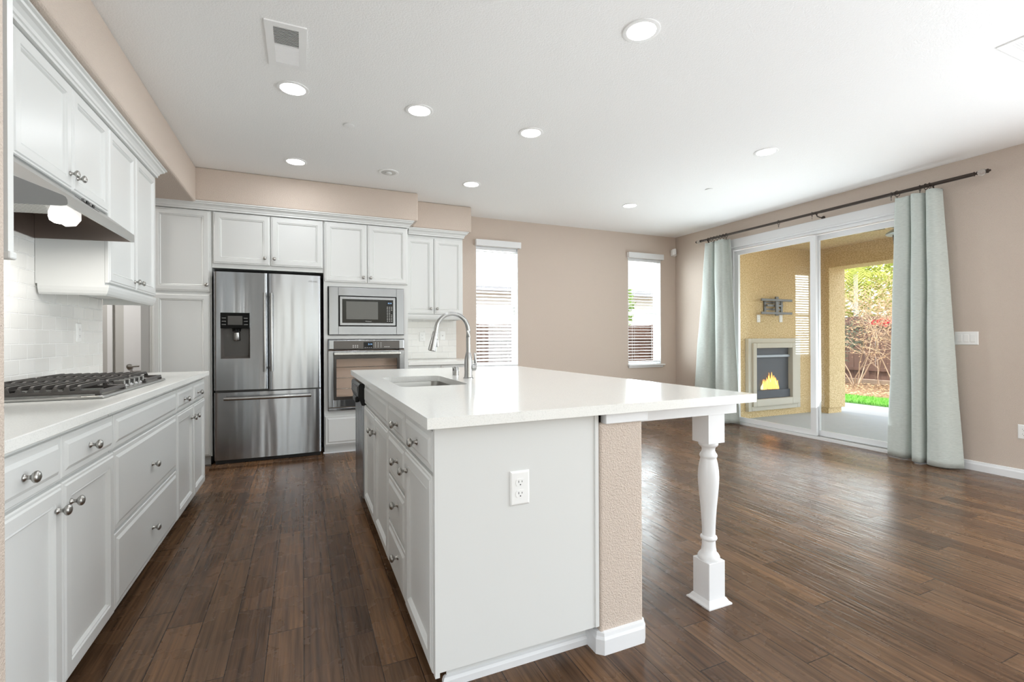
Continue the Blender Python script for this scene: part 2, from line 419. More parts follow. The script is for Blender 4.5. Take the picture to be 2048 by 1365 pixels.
WORLD = {}
def link(o, parent=None, at=(0, 0, 0)):
    COL.objects.link(o)
    at = Vector(at)
    if parent is not None:
        o.parent = parent; o.location = at - WORLD[parent.name]
    else: o.location = at
    WORLD[o.name] = at
    return o
def shade(me, smooth):
    if smooth:
        me.shade_smooth()
        try: me.set_sharp_from_angle(angle=math.radians(smooth if smooth is not True else 35))
        except Exception: pass
def part(name, mb, m, parent=None, smooth=False, label=None):
    me = mb.mesh(name) if isinstance(mb, MB) else mb
    if smooth: shade(me, smooth)
    if m is not None and not me.materials: me.materials.append(m)
    o = bpy.data.objects.new(name, me)
    link(o, parent)
    if label: o['label'] = label
    return o
def inst(name, me, parent, at, rot=(0, 0, 0)):
    o = bpy.data.objects.new(name, me); link(o, parent, at); o.rotation_euler = rot
    return o
def thing(name, label, cat, loc=(0, 0, 0), group=None):
    o = bpy.data.objects.new(name, None); o.empty_display_size = 0.05
    link(o, None, loc)
    o['label'] = label; o['category'] = cat
    if group: o['group'] = group
    return o
def tag(o, label, cat, group=None, kind=None):
    o['label'] = label; o['category'] = cat
    if group: o['group'] = group
    if kind: o['kind'] = kind
    return o
def struct(name, mb, m, parent=None, smooth=False):
    o = part(name, mb, m, parent, smooth)
    if parent is None: o['kind'] = 'structure'
    return o
def text(name, s, size, loc, rot, m, parent, align='CENTER', ext=0.0004):
    c = bpy.data.curves.new(name, 'FONT'); c.body = s; c.size = size; c.align_x = align; c.align_y = 'CENTER'; c.extrude = ext
    c.materials.append(m)
    tmp = bpy.data.objects.new(name, c)
    me = bpy.data.meshes.new_from_object(tmp); bpy.data.objects.remove(tmp)
    if not me.materials: me.materials.append(m)
    o = bpy.data.objects.new(name, me); link(o, parent, loc); o.rotation_euler = rot
    return o
def rects(mb, axis, at, t, u0, u1, z0, z1, holes):
    """a wall with rectangular holes, axis 'x' = plane of constant X"""
    us = sorted({u0, u1, *[h[0] for h in holes], *[h[1] for h in holes]})
    for a, b in zip(us, us[1:]):
        zs = [(z0, z1)]
        for h0, h1, hz0, hz1 in holes:
            if h0 <= a and b <= h1:
                nz_ = []
                for c, d in zs:
                    if hz0 > c: nz_.append((c, min(d, hz0)))
                    if hz1 < d: nz_.append((max(c, hz1), d))
                zs = nz_
        for c, d in zs:
            if axis == 'x': mb.box(at, at + t, a, b, c, d)
            else: mb.box(a, b, at, at + t, c, d)
    bmesh.ops.remove_doubles(mb.bm, verts=mb.bm.verts, dist=1e-5)
    return mb

# profiles
DOOR = [(0, 0), (0, .013), (.004, .017), (.011, .017), (.016, .021), (.050, .021), (.054, .016), (.059, .018), (.063, .014), (.067, .009)]
DRAWER = [(0, 0), (0, .012), (.004, .015), (.020, .015), (.026, .018), (.032, .021)]
KNOB = MB().lathe([(0, .010), (.002, .0105), (.004, .009), (.006, .0062), (.013, .0055), (.017, .0075), (.020, .0125), (.024, .0162), (.029, .0165), (.033, .0135), (.0355, .008), (.0365, 0)], seg=20).mesh('knob')
shade(KNOB, 60); KNOB.materials.append(nickel)
AX = {'+x': (Vector((0, 1, 0)), Vector((1, 0, 0)), (0, PI / 2, 0)), '-x': (Vector((0, 1, 0)), Vector((-1, 0, 0)), (0, -PI / 2, 0)), '-y': (Vector((1, 0, 0)), Vector((0, -1, 0)), (PI / 2, 0, 0))}
def front(cab, name, facing, plane, a0, a1, z0, z1, prof, knobs=()):
    """door or drawer front: back face on 'plane', spans a0..a1 horizontally"""
    U, N, rot = AX[facing]
    g = 0.002
    O = U * (a0 + g) + N * (plane * (N.x + N.y)) + Vector((0, 0, z0 + g))
    o = part(name, MB().panel(O, U, (0, 0, 1), N, a1 - a0 - 2 * g, z1 - z0 - 2 * g, prof), white, cab)
    for ka, kz in knobs:
        pos = U * ka + N * (plane * (N.x + N.y) + prof[-1][1]) + Vector((0, 0, kz))
        if prof is DOOR: pos = pos + N * (.021 - .009)
        inst('knob', KNOB, o, pos, rot)
    return o
CROWN = [(-.0195, 0), (.010, 0), (.010, .014), (.016, .018), (.020, .030), (.032, .042), (.044, .048), (.046, .058), (.056, .062), (.056, .072), (-.0195, .072)]
def crown(name, path, z, label):
    return tag(part(name, MB().sweep(path, [(o, z + dz) for o, dz in CROWN]), white), label, 'crown molding')
RAIL = [(-.02, 0), (-.012, 0), (-.004, .010), (.002, .026), (.006, .044), (.006, .056), (-.02, .056)]
BASEB = [(0, 0), (.016, 0), (.016, .055), (.012, .066), (.010, .078), (0, .082)]

# ------------------------------------------------------------------ room shell
H = 2.739
XL, XR, YB = -1.285, 5.37, 5.79
struct('floor', MB().box(-3.2, XR + .02, -3.7, 6.2, -.12, 0), floor_m)
struct('ceiling', MB().box(-3.2, XR + .15, -3.7, 6.2, H, H + .15), ceil_m)
W1 = (2.05, 2.645, .80, 2.37)
W2 = (4.455, 5.075, .765, 2.37)
struct('wall_back', rects(MB(), 'y', YB, .14, -1.24, XR + .15, -.1, H, [W1, W2]), tan)
DY0, DY1, DZ = 2.46, 4.735, 2.40
struct('wall_right', rects(MB(), 'x', XR, .15, -3.7, YB, -.1, H, [(DY0, DY1, -.1, DZ), (-2.2, .8, .15, 2.15)]), tan)
struct('wall_left', MB().box(XL - .12, XL, 1.20, 4.19, 0, H), tan)
struct('wall_near', MB().box(-3.2, -.563, 1.20, 1.325, 0, H, .008), tan)
struct('wall_front', rects(MB(), 'y', -3.7, .14, -3.2, XR, -.1, H, [(-.6, 3.8, .25, 2.45)]), tan)
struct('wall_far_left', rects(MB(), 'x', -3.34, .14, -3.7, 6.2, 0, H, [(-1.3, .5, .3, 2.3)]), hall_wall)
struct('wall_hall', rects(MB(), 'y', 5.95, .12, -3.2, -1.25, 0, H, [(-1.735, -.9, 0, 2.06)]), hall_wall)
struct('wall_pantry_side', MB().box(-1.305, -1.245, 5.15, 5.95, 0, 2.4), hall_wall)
# soffits above the cabinets
struct('ceiling_soffit_left', MB().box(XL, -.878, 1.325, 5.085, 2.416, H - .001, .02, 3), tan)
struct('ceiling_soffit_back', MB().box(XL - .0, 1.144, 5.085, YB, 2.436, H - .001, .014, 3), tan)
struct('ceiling_soffit_corner', MB().box(1.144, 1.848, 5.371, YB, 2.436, H - .001, .014, 3), tan)
# hall door seen under the cabinets
d = struct('door_2', MB().box(-1.65, -.92, 5.96, 6.0, 0.01, 2.04), trim_w)
for x0 in (-1.57, -1.20):
    part('door_panel', MB().panel((x0, 5.96, .25), (1, 0, 0), (0, 0, 1), (0, -1, 0), .24, 1.6, [(0, 0), (0, .004), (.012, .004), (.022, -.004 + .008)]), trim_w, d)
hd = part('door_handle', MB().lathe([(0, .026), (.008, .026), (.012, .012), (.035, .010)], (-1.605, 5.96, .90), (0, -1, 0), 16).tube([(-1.605, 5.928, .90), (-1.58, 5.922, .90), (-1.515, 5.922, .905)], .009, 10), nickel, d, True)
struct('door_3', MB().box(-1.735, -1.652, 5.965, 5.99, 0.01, 2.04), hall_shade)
struct('trim_1', MB().box(-1.775, -1.735, 5.935, 5.95, 0, 2.12).box(-1.775, -1.30, 5.935, 5.95, 2.06, 2.12), trim_w)
# end cap of the tiled wall
struct('backsplash_left', MB().box(XL, XL + .008, 1.33, 4.185, .92, 1.75), tile_y)
struct('backsplash_back', MB().box(1.06, 1.78, YB - .008, YB, .92, 1.46), tile_x)

# baseboards
struct('baseboard_right', MB().sweep([(XR, DY0 - .02), (XR, -3.55)], BASEB), trim_w)
struct('baseboard_right_far', MB().sweep([(XR, YB), (XR, DY1 + .02)], BASEB), trim_w)
struct('baseboard_back', MB().sweep([(1.95, YB), (XR, YB)], BASEB), trim_w)

# ------------------------------------------------------------------ left run: base cabinets
LF = -.706     # back plane of the fronts (faces stand .021 proud)
CT = .928
def base_left(name, label, y0, y1):
    c = thing(name, label, 'cabinet', (-1.0, (y0 + y1) / 2, 0))
    part('carcass', MB().box(XL + .01, LF - .001, y0 + .001, y1 - .001, .085, CT - .036), white, c)
    part('toe_kick', MB().box(XL + .02, -.775, y0 + .001, y1 - .001, 0, .084), dark, c)  # near-black colour paints in the shadow below the fronts
    return c
c = base_left('base_cabinet', 'white base cabinet nearest the tan wall end, two drawers above two doors', 1.47, 2.37)
for y0, y1, ky in ((1.47, 1.925, 1.69), (1.925, 2.37, 2.125)):
    front(c, 'drawer', '+x', LF, y0, y1, .735, .872, DRAWER, [(ky, .803)])
for y0, y1, ky in ((1.47, 1.925, 1.878), (1.925, 2.37, 1.972)):
    front(c, 'door', '+x', LF, y0, y1, .085, .727, DOOR, [(ky, .652)])
c = base_left('base_cabinet', 'white base cabinet under the cooktop with two deep drawers below a blank panel', 2.374, 3.395)
front(c, 'false_front', '+x', LF, 2.374, 3.395, .735, .872, DRAWER)
front(c, 'drawer', '+x', LF, 2.374, 3.395, .402, .727, DRAWER, [(2.875, .555)])
front(c, 'drawer', '+x', LF, 2.374, 3.395, .085, .394, DRAWER, [(2.875, .24)])
c = base_left('base_cabinet', 'white base cabinet at the pantry end of the cooktop counter, narrow doors', 3.40, 4.278)
for y0, y1, ky in ((3.40, 3.86, 3.58), (3.86, 4.278, 4.0)):
    front(c, 'drawer', '+x', LF, y0, y1, .735, .872, DRAWER, [(ky, .797)])
for y0, y1, ky in ((3.40, 3.86, 3.79), (3.86, 4.278, 3.90)):
    front(c, 'door', '+x', LF, y0, y1, .085, .727, DOOR, [(ky, .645)])
tag(part('countertop', MB().box(XL + .002, -.66, 1.327, 4.29, CT - .034, CT, .003, 2), quartz), 'long white quartz countertop holding the gas cooktop', 'countertop')

# ------------------------------------------------------------------ cooktop
ck = thing('gas_cooktop', 'stainless gas cooktop with black cast iron grates set in the white counter', 'cooktop', (-1.0, 2.95, CT))
CX0, CX1, CY0, CY1 = -1.235, -.755, 2.485, 3.45
part('base_tray', MB().box(CX0, CX1, CY0, CY1, CT, CT + .012, .005, 2), hood_steel, ck)
burn = [(-1.12, 2.66, .045), (-.92, 2.66, .035), (-1.03, 2.97, .055), (-1.12, 3.27, .045), (-.92, 3.27, .035)]
for bx, by, br_ in burn:
    bo = part('burner', MB().lathe([(0, br_), (.012, br_), (.014, br_ * .8)], (bx, by, CT + .012), seg=20), chrome, ck, True)
    part('burner_cap', MB().lathe([(0, br_ * .8), (.008, br_ * .8), (.011, br_ * .6), (.011, 0)], (bx, by, CT + .027), seg=20), iron, bo, True)
ZT, ZB = CT + .058, CT + .016
def grate(y0, y1, xmax_end, near, far):
    mb = MB(); bw = .0055
    xs_ = [-.845 - .037 * i for i in range(11)]
    x_in, x_out = xs_[-1] - .004, xmax_end
    for yy, on_ in ((y0, near), (y1, far)):
        mb.box(x_in - .004, x_out, yy - .006, yy + .006, ZB + .004, ZB + .018, .002, 1)
    mb.box(x_in - .008, x_in + .004, y0, y1, ZB + .004, ZB + .018, .002, 1)
    mb.box(x_out - .012, x_out, y0, y1, ZB + .004, ZB + .018, .002, 1)
    for xx in xs_:
        # bar along Y rising from the frame in a curve
        pts = []
        for t in range(6):
            a = t / 5 * PI / 2
            pts.append((xx, y0 + .022 * (1 - math.cos(a)), ZB + .012 + (ZT - ZB - .018) * math.sin(a)))
        q = [(xx, y1 - (yy - y0), zz) for _, yy, zz in pts][::-1]
        allp = pts + q
        n = len(allp)
        L, R_ = [], []
        for (x_, y_, z_) in allp:
            L.append((x_, y_, z_))
        for (a, b_) in zip(L, L[1:]):
            y_a, y_b = a[1], b_[1]
            vs = []
            for (pt, wd, zo) in ((a, bw, .006), (a, -bw, .006), (a, -bw * .7, -.008), (a, bw * .7, -.008)):
                vs.append(mb.bm.verts.new((pt[0] + wd, pt[1], pt[2] + zo)))
            ws = []
            for (pt, wd, zo) in ((b_, bw, .006), (b_, -bw, .006), (b_, -bw * .7, -.008), (b_, bw * .7, -.008)):
                ws.append(mb.bm.verts.new((pt[0] + wd, pt[1], pt[2] + zo)))
            for i in range(4): mb.bm.faces.new((vs[i], vs[(i + 1) % 4], ws[(i + 1) % 4], ws[i]))
        for yy in (y0, y1):   # web flaring into the frame between the arches
            s_ = 1 if yy == y0 else -1
            mb.prism([(xx - .011, yy - .004 * s_, ZB + .016), (xx + .011, yy - .004 * s_, ZB + .016), (xx + .0055, yy - .001 * s_, ZB + .032), (xx - .0055, yy - .001 * s_, ZB + .032)], (0, .008 * s_, 0))
    for xx in (x_in, x_out - .012):
        for yy in (y0, y1):
            mb.box(xx - .004, xx + .014, yy - .008, yy + .008, CT + .012, ZB + .006)
    return mb
part('grate', grate(2.505, 2.80, -.772, True, False), iron, ck, 30)
part('grate', grate(2.815, 3.115, -.838, False, False), iron, ck, 30)
part('grate', grate(3.13, 3.43, -.772, False, True), iron, ck, 30)
for ky in (2.83, 2.90, 2.975, 3.05, 3.12):
    ko = part('control_knob', MB().lathe([(0, .017), (.006, .018), (.012, .015), (.016, .014)], (-.80, ky, CT + .012), seg=18), chrome, ck, True)
    part('knob_grip', MB().box(-.822, -.778, ky - .008, ky + .008, CT + .026, CT + .05, .003, 2), chrome, ko)

# ------------------------------------------------------------------ left run: wall cabinets and hood
UF = -.986
def upper_left(label, y0, y1, z0, doors, rail=True):
    c = thing('wall_cabinet', label, 'cabinet', (-1.13, (y0 + y1) / 2, z0))
    part('carcass', MB().box(XL + .01, UF - .001, y0 + .001, y1 - .001, z0, 2.342), white, c)
    for a, b_, kn in doors: front(c, 'door', '+x', UF, a, b_, z0 + .012, 2.342, DOOR, kn)
    return c
ep0 = thing('cabinet_end_panel', 'narrow white end panel between the tan wall end and the range hood', 'panel', (-.94, 1.433, 1.36))
part('panel', MB().box(XL + .002, -.60, 1.421, 1.444, 1.372, 2.412), white, ep0)
part('bottom_molding', MB().box(XL + .002, -.594, 1.417, 1.4455, 1.354, 1.372, .004, 2), white, ep0)
upper_left('short white two door wall cabinet directly above the range hood', 2.322, 3.262, 1.845, [(2.322, 2.818, [(2.785, 1.93)]), (2.818, 3.262, [(2.862, 1.93)])])
c = upper_left('white wall cabinet between the range hood and the pantry', 3.266, 4.172, 1.47, [(3.266, 3.73, [(3.69, 1.535)]), (3.73, 4.172, [(3.775, 1.535)])])
part('light_rail', MB().sweep([(XL + .02, 3.268), (UF + .012, 3.268), (UF + .012, 4.172), (XL + .02, 4.172)], [(o, 1.415 + z) for o, z in RAIL]), white, c)
part('bottom_panel', MB().box(XL + .01, UF - .02, 3.30, 4.14, 1.455, 1.47), white, c)
crown('crown_molding', [(UF + .021, 1.447), (UF + .021, 4.172), (XL + .01, 4.172)], 2.343, 'white crown molding along the wall cabinets above the range hood')

hood = thing('range_hood', 'stainless under cabinet range hood with glowing lamp above the cooktop', 'range hood', (-1.07, 2.78, 1.70))
HY0, HY1 = 2.325, 3.255
HX1 = -.852
part('canopy', MB().prism([(UF + .02, HY0 - .28, 1.843), (HX1, HY0 - .28, 1.752), (HX1, HY0 - .28, 1.712), (HX1 - .012, HY0 - .28, 1.712), (HX1 - .012, HY0 - .28, 1.745), (UF + .005, HY0 - .28, 1.83)], (0, HY1 - HY0 + .28, 0)), hood_steel, hood)
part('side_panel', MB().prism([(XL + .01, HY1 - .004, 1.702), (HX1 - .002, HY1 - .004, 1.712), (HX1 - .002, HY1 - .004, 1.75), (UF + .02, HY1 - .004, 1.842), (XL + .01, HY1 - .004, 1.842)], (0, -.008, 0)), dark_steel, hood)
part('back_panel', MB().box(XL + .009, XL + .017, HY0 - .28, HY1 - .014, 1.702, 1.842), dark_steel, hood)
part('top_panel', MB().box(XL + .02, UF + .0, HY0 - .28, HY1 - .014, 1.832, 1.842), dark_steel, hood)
part('filter', MB().prism([(XL + .03, 2.06, 1.735), (-.985, 2.06, 1.745), (-.985, 2.06, 1.752), (XL + .03, 2.06, 1.742)], (0, .745, 0)), mesh_filter, hood)
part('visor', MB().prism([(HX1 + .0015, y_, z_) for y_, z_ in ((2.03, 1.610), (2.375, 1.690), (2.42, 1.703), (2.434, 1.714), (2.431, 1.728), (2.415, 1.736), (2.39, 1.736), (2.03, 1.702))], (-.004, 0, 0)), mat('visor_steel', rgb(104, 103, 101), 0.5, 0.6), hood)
lo = part('lamp_lens', MB().prism([(-1.03, 2.75, 1.722), (-.942, 2.556, 1.722), (-.885, 2.565, 1.722), (-.93, 2.80, 1.722), (-1.0, 2.95, 1.722), (-1.05, 2.98, 1.722)], (0, 0, .03)), hoodlens, hood)
part('lamp_bulb', MB().lathe([(0, 0), (.004, .02), (.014, .034), (.03, .038), (.04, .03), (.042, 0)], (-.985, 2.74, 1.688), seg=20), hoodbulb, lo, True)
cp = part('control_panel', MB().prism([(UF + .0755, 2.80, 1.797), (UF + .0755 - .045, 2.80, 1.8325), (UF + .0755 - .043, 2.80, 1.835), (UF + .0775, 2.80, 1.7995)], (0, .145, 0)), greyplastic, hood)
for i, by in enumerate((2.81, 2.845, 2.88, 2.915)):
    part('button', MB().box(UF + .052, UF + .062, by, by + .022, 1.815, 1.827), black if i % 2 else grey_print, cp)
area('hood_light', (-.98, 2.82, 1.685), (0.1, 0, -1), .12, .12, 3.6, (1, .96, .90))

# ------------------------------------------------------------------ back run
BF = 5.146      # back plane of door fronts (faces at 5.125)
def tall(name, label, x0, x1, loc):
    return thing(name, label, 'cabinet', loc)
c = tall('pantry_cabinet', 'tall white pantry cabinet left of the refrigerator', 0, 0, (-1.0, 5.45, 0))
part('carcass', MB().box(-1.242, -.768, BF + .001, YB - .002, .09, 2.361), white, c)
part('toe_kick', MB().box(-1.242, -.79, 5.215, YB - .01, 0, .089), white, c)
front(c, 'door', '-y', BF, -1.222, -.776, 1.607, 2.358, DOOR, [(-.802, 1.672)])
front(c, 'door', '-y', BF, -1.222, -.776, .095, 1.593, DOOR)
c = tall('wall_cabinet', 'wide white wall cabinet above the refrigerator', 0, 0, (-.28, 5.4, 1.84))
part('carcass', MB().box(-.766, .193, BF + .001, YB - .002, 1.838, 2.361), white, c)
front(c, 'door', '-y', BF, -.757, -.281, 1.876, 2.358, DOOR, [(-.328, 1.945)])
front(c, 'door', '-y', BF, -.279, .193, 1.876, 2.358, DOOR, [(-.245, 1.945)])
c = tall('oven_cabinet', 'tall white cabinet tower holding the microwave and wall oven', 0, 0, (.62, 5.45, 0))
part('carcass', MB().box(.196, .232, BF + .001, YB - .002, .085, 2.361).box(1.0, 1.043, BF + .001, YB - .002, .085, 2.361)
     .box(.232, 1.0, BF + .001, YB - .002, 1.706, 2.361).box(.232, 1.0, BF + .001, YB - .002, 1.17, 1.208).box(.232, 1.0, BF + .001, YB - .002, .085, .438).box(.232, 1.0, 5.60, YB - .002, .438, 1.706), white, c)
part('toe_kick', MB().box(.20, 1.043, 5.21, YB - .01, 0, .084), white, c)
part('shoe_molding', MB().sweep([(.19, 5.21), (1.043, 5.21)], [(0, 0), (.012, 0), (.010, .010), (0, .014)]), trim_w, c)
front(c, 'door', '-y', BF, .204, .618, 1.748, 2.358, DOOR, [(.578, 1.805)])
front(c, 'door', '-y', BF, .620, 1.040, 1.748, 2.358, DOOR, [(.652, 1.805)])
front(c, 'drawer', '-y', BF, .204, 1.036, .098, .39, DRAWER)
crown('crown_molding', [(-1.245, 5.125), (1.045, 5.125), (1.045, 5.425)], 2.362, 'white crown molding over the tall cabinets, refrigerator and ovens')
c = tall('wall_cabinet', 'white two door wall cabinet between the oven tower and the window', 0, 0, (1.4, 5.6, 1.44))
part('carcass', MB().box(1.047, 1.757, 5.442, YB - .002, 1.44, 2.361), white, c)
front(c, 'door', '-y', 5.441, 1.075, 1.402, 1.452, 2.335, DOOR, [(1.362, 1.517)])
front(c, 'door', '-y', 5.441, 1.404, 1.755, 1.452, 2.335, DOOR, [(1.437, 1.517)])
part('light_rail', MB().sweep([(1.047, 5.43), (1.757, 5.43), (1.757, YB - .002)], [(o, 1.392 + z) for o, z in RAIL]), white, c)
crown('crown_molding', [(1.104, 5.42), (1.757, 5.42), (1.757, YB - .002)], 2.362, 'short white crown molding on the cabinet beside the window')
c = tall('base_cabinet', 'low white base cabinet in the corner behind the island faucet', 0, 0, (1.4, 5.5, 0))
part('carcass', MB().box(1.047, 1.79, 5.21, YB - .01, .085, .877), white, c)
part('toe_kick', MB().box(1.047, 1.79, 5.28, YB - .01, 0, .084), white, c)
front(c, 'drawer', '-y', 5.209, 1.05, 1.42, .735, .872, DRAWER, [(1.235, .80)])
front(c, 'drawer', '-y', 5.209, 1.42, 1.788, .735, .872, DRAWER, [(1.60, .80)])
front(c, 'door', '-y', 5.209, 1.05, 1.42, .085, .727, DOOR, [(1.38, .65)])
front(c, 'door', '-y', 5.209, 1.42, 1.788, .085, .727, DOOR, [(1.46, .65)])
tag(part('countertop', MB().box(1.047, 1.815, 5.155, YB - .009, .878, .918, .003, 2), quartz), 'short white countertop below the tiled corner by the window', 'countertop')

# refrigerator
fr = thing('refrigerator', 'stainless french door refrigerator with dispenser and bottom freezer drawer', 'refrigerator', (-.287, 5.4, .02))
FX0, FX1 = -.745, .166
part('body', MB().box(FX0 + .005, FX1 - .005, 5.125, 5.72, .03, 1.80), greyplastic, fr)
part('top_gap_shade', MB().box(-.764, .191, 5.30, 5.33, 1.80, 1.836), dark, fr)  # dark sheet painting the shade of the gap, not a refrigerator part
def bowed(x0, x1, z0, z1, hole=None, n=16):
    """bowed stainless door skin; hole = (hx0, hx1, hz0, hz1) leaves an opening"""
    mb = MB(); bm = mb.bm
    xc, hw = (FX0 + FX1) / 2, (FX1 - FX0) / 2
    def yf(x):
        t = (x - xc) / hw
        e = min(x - x0, x1 - x)
        return 5.066 + .016 * t * t + (.010 * max(0, 1 - e / .012) ** 2)
    xs_ = sorted({x0, x0 + .004, x0 + .012, x1 - .012, x1 - .004, x1, *[x0 + (x1 - x0) * i / n for i in range(1, n)], *((hole[0], hole[1]) if hole else ())})
    zs_ = sorted({z0, z1, *((hole[2], hole[3]) if hole else ())})
    g = {(i, j): bm.verts.new((x, yf(x), z)) for i, x in enumerate(xs_) for j, z in enumerate(zs_)}
    k = {(i, j): bm.verts.new((x, 5.12, z)) for i, x in enumerate(xs_) for j, z in enumerate(zs_)}
    for i in range(len(xs_) - 1):
        for j in range(len(zs_) - 1):
            xm, zm = (xs_[i] + xs_[i + 1]) / 2, (zs_[j] + zs_[j + 1]) / 2
            if hole and hole[0] < xm < hole[1] and hole[2] < zm < hole[3]: continue
            bm.faces.new((g[i, j], g[i + 1, j], g[i + 1, j + 1], g[i, j + 1]))
            bm.faces.new((k[i, j], k[i, j + 1], k[i + 1, j + 1], k[i + 1, j]))
    m = len(xs_) - 1; q = len(zs_) - 1
    for i in range(m):
        bm.faces.new((g[i, 0], k[i, 0], k[i + 1, 0], g[i + 1, 0])); bm.faces.new((g[i, q], g[i + 1, q], k[i + 1, q], k[i, q]))
    for j in range(q):
        bm.faces.new((g[0, j], g[0, j + 1], k[0, j + 1], k[0, j])); bm.faces.new((g[m, j], k[m, j], k[m, j + 1], g[m, j + 1]))
    return mb
DX0, DX1, DZ0, DZ1 = -.690, -.451, .992, 1.418
fl = part('door', bowed(FX0, -.303, .700, 1.797, (DX0, DX1, DZ0, DZ1 - .145)), steel, fr, 40)
fr_r = part('door', bowed(-.297, FX1, .690, 1.797), steel, fr, 40)
fz = part('freezer_drawer', bowed(FX0, FX1, .055, .678), steel, fr, 40)
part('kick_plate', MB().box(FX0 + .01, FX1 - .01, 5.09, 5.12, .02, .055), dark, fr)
# dispenser
part('dispenser_panel', MB().box(DX0, DX1, 5.058, 5.10, DZ1 - .145, DZ1, .003, 2), blackglass, fl)
part('dispenser_screen', MB().box(-.63, -.512, 5.0565, 5.059, 1.305, 1.388), greyplastic, fl)
for i in range(3):
    part('button', MB().box(-.678, -.645, 5.0568, 5.059, 1.305 + i * .03, 1.311 + i * .03), grey_print, fl)
    part('button', MB().box(-.50, -.468, 5.0568, 5.059, 1.305 + i * .03, 1.311 + i * .03), grey_print, fl)
rc = MB()
rx0, rx1, rz0, rz1, ry = DX0, DX1, DZ0, DZ1 - .145, 5.17
rc.face([(rx0, 5.075, rz0), (rx0 + .03, ry - .03, rz0 + .03), (rx0 + .03, ry, rz1), (rx0, 5.075, rz1)])
rc.face([(rx1, 5.075, rz0), (rx1, 5.075, rz1), (rx1 - .03, ry, rz1), (rx1 - .03, ry - .03, rz0 + .03)])
rc.face([(rx0 + .03, ry - .03, rz0 + .03), (rx1 - .03, ry - .03, rz0 + .03), (rx1 - .03, ry, rz1), (rx0 + .03, ry, rz1)])
rc.face([(rx0, 5.075, rz0), (rx1, 5.075, rz0), (rx1 - .03, ry - .03, rz0 + .03), (rx0 + .03, ry - .03, rz0 + .03)])
rc.face([(rx0, 5.075, rz1), (rx0 + .03, ry, rz1), (rx1 - .03, ry, rz1), (rx1, 5.075, rz1)])
recess_m = mat('dispenser_recess', rgb(128, 122, 117), 0.35, 0.6)
part('dispenser_recess', rc, recess_m, fl)
part('nozzle', MB().lathe([(0, .034), (.02, .036), (.03, .04)], (-.565, 5.115, 1.244), seg=18), black, fl, True)
part('dispenser_lever', MB().lathe([(0, .028), (.012, .033), (.075, .030), (.08, .02)], (-.563, 5.115, 1.158), seg=18), chrome, fl, True)
def handle(x, z0, z1):
    y = 5.012
    mb = MB()
    pts = [(x, y - .010 + .012 * (2 * t - 1) ** 2, z0 + (z1 - z0) * t) for t in [i / 12 for i in range(13)]]
    mb.tube(pts, .015, 12)
    for z in (z0 + .03, z1 - .03): mb.cyl((x, y, z), (x, 5.075, z), .009, 10)
    return mb
part('handle', handle(-.325, .868, 1.608), chrome, fl, 40)
part('handle', handle(-.268, .868, 1.608), chrome, fr_r, 40)
mb = MB(); mb.tube([(-.66 + .733 * t, 5.008 + .012 * (2 * t - 1) ** 2, .626) for t in [i / 12 for i in range(13)]], .017, 12)
for x in (-.63, .043): mb.cyl((x, 5.018, .626), (x, 5.08, .626), .010, 10)
part('handle', mb, chrome, fz, 40)
text('logo', 'SAMSUNG', .022, (.085, 5.0755, 1.738), (PI / 2, 0, 0), grey_print, fr_r)
tag(part('floor_board', MB().box(-.765, .172, 4.955, 5.30, .0, .018), floor_m), 'dark wood board on the floor below the refrigerator', 'board')

# microwave
mw = thing('microwave', 'built in stainless trimmed microwave above the wall oven', 'microwave', (.62, 5.4, 1.213))
MX0, MX1, MZ0, MZ1 = .244, .993, 1.214, 1.70
bx0, bx1, bz0, bz1 = .334, .915, 1.300, 1.612
part('trim_kit', MB().box(MX0, bx0, 5.112, 5.145, MZ0, MZ1, .002, 1).box(bx1, MX1, 5.112, 5.145, MZ0, MZ1, .002, 1).box(bx0, bx1, 5.112, 5.145, MZ0, bz0, .002, 1).box(bx0, bx1, 5.112, 5.145, bz1, MZ1, .002, 1), oven_steel, mw)
part('gap_frame', MB().box(bx0 - .001, bx1 + .001, 5.13, 5.50, bz0 - .001, bz1 + .001), dark, mw)
dr = part('door', MB().panel((bx0 + .012, 5.13, bz0 + .008), (1, 0, 0), (0, 0, 1), (0, -1, 0), bx1 - bx0 - .024, bz1 - bz0 - .016, [(0, 0), (0, .022), (.003, .024), (.026, .024), (.028, .020)]), oven_steel, mw)
part('glass_front', MB().box(.369, .879, 5.102, 5.111, 1.334, 1.578), blackglass, dr)
part('door_window', MB().box(.408, .722, 5.1005, 5.103, 1.372, 1.555), mat('microwave_mesh', rgb(92, 92, 88), 0.3), dr)
part('keypad', MB().box(.805, .876, 5.1008, 5.103, 1.34, 1.574), black, dr)
text('display', '4:14', .022, (.842, 5.1003, 1.543), (PI / 2, 0, 0), blue_led, dr)
for r_ in range(10):
    for q in range(3):
        if random.random() < .86:
            part('button', MB().box(.812 + q * .022, .824 + q * .022, 5.1, 5.1012, 1.352 + r_ * .0165, 1.357 + r_ * .0165), white_print, dr)
text('logo', 'Whirlpool', .015, (.625, 5.1, 1.351), (PI / 2, 0, 0), white_print, dr)

